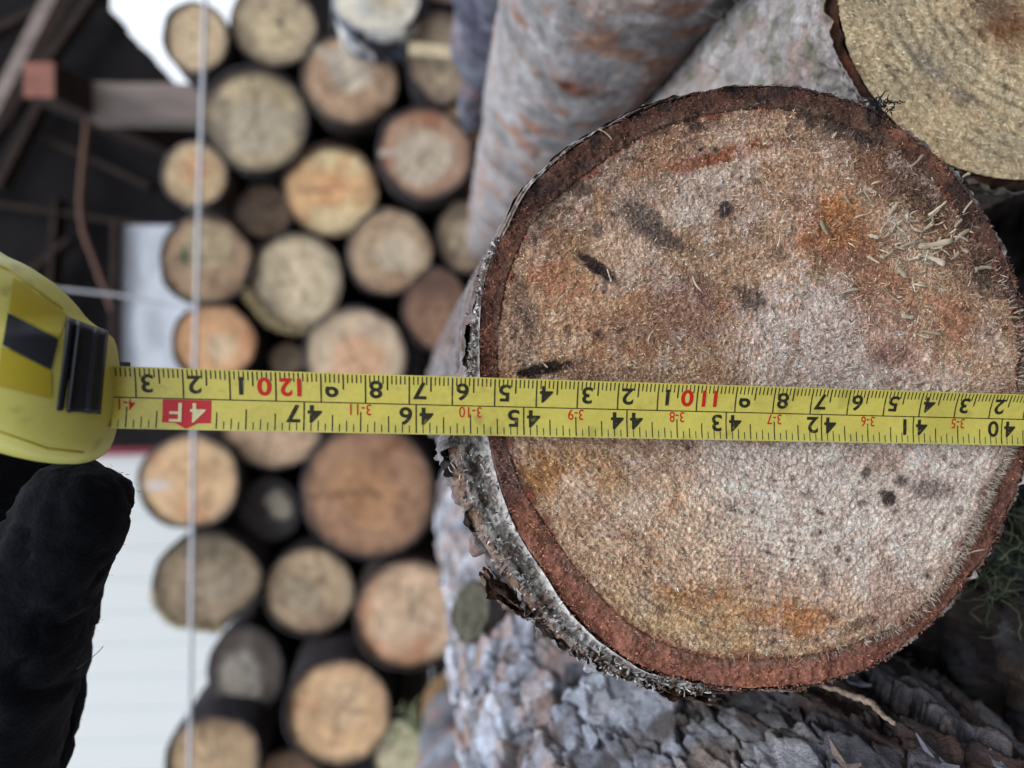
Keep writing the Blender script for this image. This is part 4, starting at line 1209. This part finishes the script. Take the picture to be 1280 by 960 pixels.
def far_log(i, cx, cy, rx, ry, Z, base, cen_c, cr, blot, bark, label):
    sd = 600 + i * 7
    C = W(cx, cy, Z); r0 = math.sqrt(rx * ry) * Z / F * 1.03
    o = empty('log', C, label, 'log', 'log ends of the far stack')
    # each log's axis differs slightly
    dx, dy = rng.normal(0, .012, 2)
    axd = AX + U_ * dx + V_ * dy; axd /= np.linalg.norm(axd)
    ex = math.sqrt(rx / ry)
    rag = .05 if i != 20 else .10
    def Rf(a): return r0 * (1 + rag * fbm(np.stack([np.cos(a) * 1.3 + i, np.sin(a) * 1.3, a * 0], 1), 3, sd) * 1.6)
    n = 46
    rho, th = disc_grid(n)
    R = Rf(th) * .955
    u, v = rho * R * np.cos(th) * ex, rho * R * np.sin(th) / ex
    Q = np.stack([u, v, 0 * u + i], 1)
    hh = .006 * fbm(Q * 18, 4, sd + 1) + u * rng.normal(0, .05) + v * rng.normal(0, .05)
    P = C[None] + u[:, None] * U_ + v[:, None] * V_ + hh[:, None] * NF
    n1 = fbm(Q * 22, 4, sd + 2); n2 = fbm(Q * 60, 4, sd + 3)
    Cc = np.tile(lin(base), (len(P), 1))
    ox, oy = rng.normal(0, .12, 2)
    dc = np.hypot(rho * np.cos(th) - ox, rho * np.sin(th) - oy) + .22 * n1
    k = sstep(.0, .4, fbm(Q * 16 + 5, 4, sd + 4))[:, None] * .75; Cc = Cc * (1 - k) + lin(blot)[None] * k
    k = (1 - sstep(cr * .75, cr * 1.15, dc))[:, None] * (.95 if i in (19, 23) else .7); Cc = Cc * (1 - k) + lin(cen_c)[None] * k
    k = sstep(.80, 1.0, rho + .10 * n2)[:, None] * .75; Cc = Cc * (1 - k) + lin(bark)[None] * .8 * k
    Cc = Cc * .80 + Cc.mean(1, keepdims=True) * .20
    Cc = Cc * 1.36 * np.array([1.02, .99, .95]) * (1 + .09 * np.sin(dc * 30 + n1) + .22 * n2)[:, None]
    # rays and radial checks
    for _ in range(3):
        a0 = rng.uniform(-3.14, 3.14)
        dd = np.abs((th - a0 + math.pi) % (2 * math.pi) - math.pi) * rho
        Cc = Cc * (1 - .5 * np.exp(-(dd / .025) ** 2) * (rho < rng.uniform(.4, .95)))[:, None]
    if i in (2, 4):         # pale stripes from the rim
        a0 = {2: 2.35, 4: 3.2}[i]
        dd = np.abs((th - a0 + math.pi) % (2 * math.pi) - math.pi) * rho
        k = (np.exp(-(dd / .09) ** 4) * (rho > .3))[:, None] * .8; Cc = Cc * (1 - k) + lin((190, 180, 166))[None] * k
    if i == 1:
        k = (blob(u, v, .012, .002, .006, .009))[:, None]; Cc = Cc * (1 - k) + lin((60, 60, 62))[None] * k
    if i == 9:
        k = (blob(u, v, -.032, .004, .008, .018))[:, None]; Cc = Cc * (1 - k) + lin((40, 62, 50))[None] * k
    if i == 18:
        k = (blob(u, v, -.05, -.004, .018, .008))[:, None]; Cc = Cc * (1 - k) + lin((225, 220, 222))[None] * k
    if i == 12:
        k = (blob(u, v, .0, .045, .06, .03))[:, None] * .85; Cc = Cc * (1 - k) + lin((92, 72, 66))[None] * k
    parts = [(P, grid_faces(n, n))]; cols = [Cc]
    if i in (10, 20):       # shaggy splinters at the rim
        Ks = 260
        ta2 = rng.uniform(3.3, 5.0, Ks); R2 = Rf(ta2)
        Pp = C[None] + (R2 * np.cos(ta2) * ex * .97)[:, None] * U_ + (R2 * np.sin(ta2) / ex * .97)[:, None] * V_
        Td = np.cos(ta2)[:, None] * U_ + np.sin(ta2)[:, None] * V_ + rng.normal(0, .5, (Ks, 3)); Td /= np.linalg.norm(Td, axis=1)[:, None]
        a_, b_, c_ = slivers(Pp, Td, np.tile(NF, (Ks, 1)), rng.uniform(.008, .026, Ks), rng.uniform(.001, .003, Ks), lin((170, 152, 118))[None] * rng.uniform(.5, 1.1, (Ks, 1)))
        parts.append((a_, b_)); cols.append(c_)
    V, G = merge(parts)
    mesh_obj('cut_face', V, G, M_bfar, o, np.vstack(cols))
    na, nl = 72, 34
    a = np.linspace(-math.pi, math.pi, na, endpoint=False)
    z = np.concatenate([[-.001, 0], 2.3 * np.linspace(.02, 1, nl - 2) ** 2.2])
    Zz, A = np.meshgrid(z, a, indexing='ij'); Zz = Zz.ravel(); A = A.ravel()
    R = Rf(A) * (1 + .10 * Zz)
    R = np.where(Zz < 0, R * .94, R)
    Qb = np.stack([np.cos(A), np.sin(A), Zz * 9 + i], 1)
    R = R + .005 * fbm(Qb * 3, 4, sd + 5) * (Zz >= 0) * sstep(-.01, .03, Zz) 
    Pb = C[None] + (R * np.cos(A) * ex)[:, None] * U_ + (R * np.sin(A) / ex)[:, None] * V_ + Zz[:, None] * axd
    cb_ = np.tile(lin(bark), (len(Pb), 1)) * .75 * (1 + .5 * fbm(Qb * 4, 4, sd + 6))[:, None]
    if i == 29:
        k = sstep(-.05, .15, fbm(Qb * 2.2 + 3, 4, 900))[:, None]; cb_ = lin((92, 104, 124))[None] * (1 - k) + lin((226, 226, 222))[None] * k
        k = sstep(.1, .3, fbm(Qb * 3 + 8, 4, 901))[:, None]; cb_ = cb_ * (1 - k) + lin((50, 50, 58))[None] * k
    mesh_obj('bark', Pb, grid_faces(nl, na, True), M_bbark, o, cb_)
    if i == 28:
        bxv, bxf = box_between(W(511, 61, 1.19), W(586, 69, 1.19), W(0, 472, 1.2) * 0 + np.array([.009, 0, 0]), np.array([0, .006, 0]))
        s_ = mesh_obj('wooden_slat', bxv, bxf, M_bfar, None, np.tile(lin((206, 190, 160)), (8, 1)), smooth=False)
        tag(s_, 'short pale wooden slat lying across the shadowed log end near the top', 'slat')


for i, row in enumerate(far):
    far_log(i, *row)
# pale bark sheet beside the small log under the beam
# ------------------------------------------------------------------ cords
M_cord = painted('cord', .7, ((200, .15),), (), attr=False, base=tuple(lin((198, 200, 208))))
def cord(name, pts, r, label, cat, mat, n=60, wob=.0):
    pts = np.array(pts); ts = np.linspace(0, len(pts) - 1, n)
    p = np.stack([np.interp(ts, np.arange(len(pts)), pts[:, k]) for k in range(3)], 1)
    if wob:
        ker = np.ones(7) / 7
        q = p.copy()
        for k in range(3): q[3:-3, k] = np.convolve(p[:, k], ker, 'valid')
        p = q + rng.normal(0, wob, p.shape)
    v, f = tube(p, r, 8)
    return tag(mesh_obj(name, v, f, mat), label, cat)

cord('cord', [W(262, -300, 1.08), W(257, 0, 1.08), W(249, 250, 1.09), W(243, 480, 1.09), W(240, 700, 1.09), W(237, 960, 1.08), W(233, 1250, 1.08)], .0031,
     'bluish white cord stretched across the front of the far stack from top to bottom edge', 'cord', M_cord)
cord('string', [W(40, 352, 1.02), W(75, 361, 1.04), W(150, 369, 1.06), W(205, 380, 1.08), W(245, 388, 1.09)], .0022,
     'thin translucent string running from behind the tape case to the cord', 'string', M_cord)
M_wire = painted('brown_wire', .6, ((50, .2),), (), attr=False, base=tuple(lin((104, 78, 68))))
cord('wire', [W(108, 148, 2.9), W(109, 165, 2.9), W(102, 215, 2.9), W(100, 260, 2.9), W(104, 290, 2.9), W(118, 325, 2.9), W(132, 365, 2.9), W(144, 395, 2.9), W(150, 425, 2.9)], .011,
     'brown wire hanging down from the shed beam end', 'wire', M_wire, wob=.001)

# ------------------------------------------------------------------ shed, panel, wall, ground
M_shade = painted('shaded_timber', .9, ((6, .4), (30, .3)), ((20, .5, .01),), attr=False, base=(.0085, .007, .0085))  # near-black base stands in for the shade under the roof
M_dark2 = painted('brown_timber', .9, ((6, .4), (30, .3)), ((20, .5, .01),), attr=False, base=(.036, .025, .022))
M_beam = painted('grey_beam', .85, ((5, .25), (40, .25)), ((30, .4, .006),), attr=False, base=tuple(lin((138, 126, 122))), stretch=(1, 1, .15))
M_end = painted('beam_end', .85, ((20, .2),), ((60, .4, .004),), attr=False, base=tuple(lin((150, 104, 92))))
M_bdark = painted('beam_side', .9, ((10, .3),), ((60, .4, .004),), attr=False, base=tuple(lin((62, 52, 50))))
shed = empty('shed', W(60, 200, 3.4), 'timber shed with open rafters at the upper left, its inner shade painted in', 'shed')


def slab(name, px_poly, Z, depth, mat, parent):
    a = np.array([W(x_, y_, z_ if z_ else Z) for (x_, y_, *zz) in px_poly for z_ in [zz[0] if zz else None]])
    b = a + np.array([0, depth, 0])
    n_ = len(a)
    faces = [list(range(n_)), list(range(2 * n_ - 1, n_ - 1, -1))] + [[j, (j + 1) % n_, n_ + (j + 1) % n_, n_ + j][::-1] for j in range(n_)]
    return mesh_obj(name, np.vstack([a, b]), faces, mat, parent, smooth=False)


eave = [(122, -120), (118, -60), (128, -10), (127, 2), (140, 14), (151, 27), (150, 31), (163, 44), (166, 50), (182, 62), (190, 74), (197, 80), (205, 90), (214, 98), (226, 112), (238, 124), (255, 140)]
slab('roof', [(-500, -120)] + eave + [(262, 300), (262, 470), (240, 560), (-500, 560)], 3.7, .08, M_shade, shed)
for k, (x0, y0, x1, y1, w_, z0, z1, m_) in enumerate([
        (-60, 250, 130, -20, 10, 3.6, 3.6, M_dark2), (0, 235, 60, 118, 12, 3.4, 3.6, M_dark2), (-40, 250, 200, 285, 5, 3.6, 3.6, M_dark2),
        (40, 165, 190, 235, 6, 3.6, 3.6, M_dark2), (-40, 60, 60, 10, 8, 3.6, 3.6, M_dark2), (20, 360, 90, 300, 6, 3.6, 3.6, M_dark2), (60, 470, 75, 250, 6, 3.6, 3.6, M_dark2)]):
    a, b = W(x0, y0, z0), W(x1, y1, z1)
    d = (b - a) / np.linalg.norm(b - a); wv = np.cross(d, [0, 1, 0]); wv /= np.linalg.norm(wv)
    v, f = box_between(a, b, wv * w_ * z0 / F * .5, np.array([0, .03 + .002 * k, 0]))
    mesh_obj('rafter', v, f, m_, shed, smooth=False)
a, b = W(78, -16, 3.2), W(-6, 150, 3.2)
d = (b - a) / np.linalg.norm(b - a); wv = np.cross(d, [0, 1, 0])
v, f = box_between(a, b, wv * .028, np.array([0, .04, 0]))
mesh_obj('brace', v, f, M_beam, shed, smooth=False)
# squared beam with the reddish sawn end, running back into the shed
b0 = W(51, 101, 2.75); b1 = W(330, 235, 4.6)
d = (b1 - b0) / np.linalg.norm(b1 - b0)
wv = np.array([0, 0, -1.0]) * .055; tv = np.array([1.0, 0, 0]) * .063
v, f = box_between(b0, b1, wv, tv)
mesh_obj('beam', v, f, M_bdark, shed, smooth=False)
v, f = box_between(b0 - np.array([0, .012, 0]), b0 - np.array([0, .002, 0]), wv * .98, tv * .98)
mesh_obj('beam_end', v, f, M_end, shed, smooth=False)
v, f = box_between(W(119, 131, 3.0), W(300, 134, 3.0), np.array([.070, 0, 0]), np.array([0, .05, 0]))
mesh_obj('post', v, f, M_beam, shed, smooth=False)

# white wrapped panel between the shed and the stack
M_pan = painted('white_sheet', .5, ((3, .12), (14, .1)), ((8, .6, .03),), attr=False, base=tuple(lin((196, 202, 214))), spec=.4)
n = 40
s, t = np.meshgrid(np.linspace(0, 1, n), np.linspace(0, 1, n), indexing='ij'); s = s.ravel(); t = t.ravel()
P = W(0, 0, 1)[None] * 0 + np.array([W(149 + 150 * a_, 281 + 196 * b_, 2.3) for a_, b_ in zip(s, t)])
P[:, 1] += .012 * fbm(P * 5, 3, 9) - .012 * np.exp(-(((s - .22) / .12) ** 2 + ((t - .62) / .2) ** 2))
P2 = P.copy(); P2[:, 1] += .09
Vm, Fm = merge([(P, grid_faces(n, n)), (P2, grid_faces(n, n)[:, ::-1])])
rim = []
idx = [j for j in range(n)] + [j * n + n - 1 for j in range(1, n)] + [(n - 1) * n + j for j in range(n - 2, -1, -1)] + [j * n for j in range(n - 2, 0, -1)]
rim = np.array([[idx[j], idx[(j + 1) % len(idx)], idx[(j + 1) % len(idx)] + n * n, idx[j] + n * n] for j in range(len(idx))])
Fm = Fm + [rim]
o = empty('wrapped_panel', W(190, 370, 2.3), 'upright panel wrapped in wrinkled white plastic, between shed and far stack', 'panel')
mesh_obj('plastic_sheet', Vm, Fm, M_pan, o)
v, f = box_between(W(146, 278, 2.28), W(143, 480, 2.28), np.array([0, 0, .006]), np.array([0, .02, 0]))
mesh_obj('edge_strip', v, f, M_bdark, o, smooth=False)

backing = empty('backing_wall', W(500, 480, 3.9), 'added dark backing wall behind the far stack that keeps its gaps dark', 'wall')  # added backing, blocks the bright wall so gaps between log ends stay dark
for k in range(9):
    x0, x1 = 292 + k * 62, 292 + k * 62 + 60
    slab('board', [(x0, -400), (x1, -400), (x1 + (30 if k == 0 else 0), 1400), (x0 + (36 if k == 0 else 0), 1400)], 3.9 + .004 * (k % 2), .03, M_shade, backing)

# white ribbed metal building
M_white = painted('white_cladding', .45, ((.6, .02),), (), attr=False, base=(.80, .84, .855), spec=.3)
M_trim = painted('red_trim', .5, ((2, .1),), (), attr=False, base=tuple(lin((150, 62, 76))))
bld = empty('building', W(130, 760, 6), 'white metal building with shallow ribs and a red corner trim at the lower left', 'building')
zb = 6.0
prof = []
yy0 = -(561 - 480) / F * zb
step = 40 / F * zb
for k in range(22):
    yb = yy0 - k * step
    prof += [(yb, 0), (yb - step * .86, 0), (yb - step * .90, .02), (yb - step * .97, .02)]
prof = np.array(prof)
tilt = math.tan(math.radians(-1.5))
V = []
for zw in (0.0, 8.0):
    for (yb, dp) in prof:
        V.append([yb + (zw - 3) * tilt, zb + dp, zw])
n_ = len(prof)
F_ = np.array([[j, j + 1, n_ + j + 1, n_ + j] for j in range(n_ - 1)])
mesh_obj('cladding', np.array(V), F_, M_white, bld, smooth=False)
a, b = W(-700, 557, 5.97), W(700, 553, 5.97)
v, f = box_between(np.array([yy0 + .06, 5.97, 0]), np.array([yy0 + .06 + 8 * tilt * 1, 5.97, 8]), np.array([.062, 0, 0]), np.array([0, .03, 0]))
v[:, 0] += -3 * tilt
mesh_obj('corner_trim', v, f, M_trim, bld, smooth=False)
v, f = box_between(np.array([yy0 + .155, 6.0, 0]), np.array([yy0 + .155 + 8 * tilt, 6.0, 8]), np.array([.031, 0, 0]), np.array([0, .03, 0]))
v[:, 0] += -3 * tilt
mesh_obj('side_edge', v, f, M_white, bld, smooth=False)

M_grd = painted('ground', .95, ((.8, .3), (6, .3), (40, .3)), ((30, .5, .02),), attr=False, base=(.10, .085, .07))
g = 300.0
o = mesh_obj('ground', np.array([[-g, -g, 0], [g, -g, 0], [g, g, 0], [-g, g, 0.0]]), np.array([[0, 1, 2, 3]]), M_grd, None, smooth=False)
tag(o, kind='structure')

# ------------------------------------------------------------------ light, sky
w = bpy.data.worlds.new('World'); SC.world = w; w.use_nodes = True
n = w.node_tree; bg = n.nodes['Background']; bg.inputs['Strength'].default_value = .12
sky = n.nodes.new('ShaderNodeTexSky'); sky.sky_type = 'NISHITA'; sky.sun_disc = False
EL, AZ = math.radians(52), math.radians(200)
sky.sun_elevation = EL; sky.sun_rotation = AZ
tc = n.nodes.new('ShaderNodeTexCoord'); nz = n.nodes.new('ShaderNodeTexNoise'); nz.inputs['Scale'].default_value = 2.2; nz.inputs['Detail'].default_value = 5
n.links.new(tc.outputs['Generated'], nz.inputs['Vector'])
rp = n.nodes.new('ShaderNodeMapRange'); rp.inputs['From Min'].default_value = .3; rp.inputs['From Max'].default_value = .7
rp.inputs['To Min'].default_value = .80; rp.inputs['To Max'].default_value = .96
n.links.new(nz.outputs['Fac'], rp.inputs['Value'])
mx = n.nodes.new('ShaderNodeMix'); mx.data_type = 'RGBA'
mx.inputs['B'].default_value = (9.3, 9.9, 10.6, 1)
n.links.new(rp.outputs[0], mx.inputs['Factor']); n.links.new(sky.outputs[0], mx.inputs['A'])
sx = n.nodes.new('ShaderNodeSeparateXYZ'); n.links.new(tc.outputs['Generated'], sx.inputs[0])
mr = n.nodes.new('ShaderNodeMapRange'); mr.inputs['From Min'].default_value = 0; mr.inputs['From Max'].default_value = 1
mr.inputs['To Min'].default_value = .72; mr.inputs['To Max'].default_value = 1.75
n.links.new(sx.outputs['Z'], mr.inputs['Value'])
vm = n.nodes.new('ShaderNodeVectorMath'); vm.operation = 'SCALE'
n.links.new(mx.outputs['Result'], vm.inputs[0]); n.links.new(mr.outputs[0], vm.inputs['Scale']); n.links.new(vm.outputs[0], bg.inputs['Color'])

sl = bpy.data.lights.new('sun', 'SUN'); sl.energy = 1.2; sl.angle = math.radians(14); sl.color = (1, .97, .92)
so = bpy.data.objects.new('sun', sl); COL.objects.link(so)
# the sun stands behind the camera, up and to the picture's upper side (world +X)
sd = Vector((math.sin(AZ) * math.cos(EL) * -1.0, math.cos(AZ) * math.cos(EL), math.sin(EL)))
so.rotation_euler = sd.to_track_quat('Z', 'Y').to_euler()
so.location = sd * 10
sky.sun_rotation = math.atan2(sd.x, sd.y)

# ------------------------------------------------------------------ camera
cam = bpy.data.cameras.new('camera'); co = bpy.data.objects.new('camera', cam); COL.objects.link(co)
from mathutils import Matrix
X, Y, Zc = Vector((0, 0, -1)), Vector((1, 0, 0)), Vector((0, -1, 0))
co.matrix_world = Matrix(((X.x, Y.x, Zc.x, 0), (X.y, Y.y, Zc.y, 0), (X.z, Y.z, Zc.z, H), (0, 0, 0, 1)))
cam.sensor_width = 36; cam.sensor_fit = 'HORIZONTAL'; cam.lens = 27.0
cam.clip_start = .005; cam.clip_end = 1000
cam.dof.use_dof = True; cam.dof.focus_distance = .194; cam.dof.aperture_fstop = 8.6
SC.camera = co
SC.view_settings.view_transform = 'Standard'; SC.view_settings.look = 'None'; SC.view_settings.exposure = 0
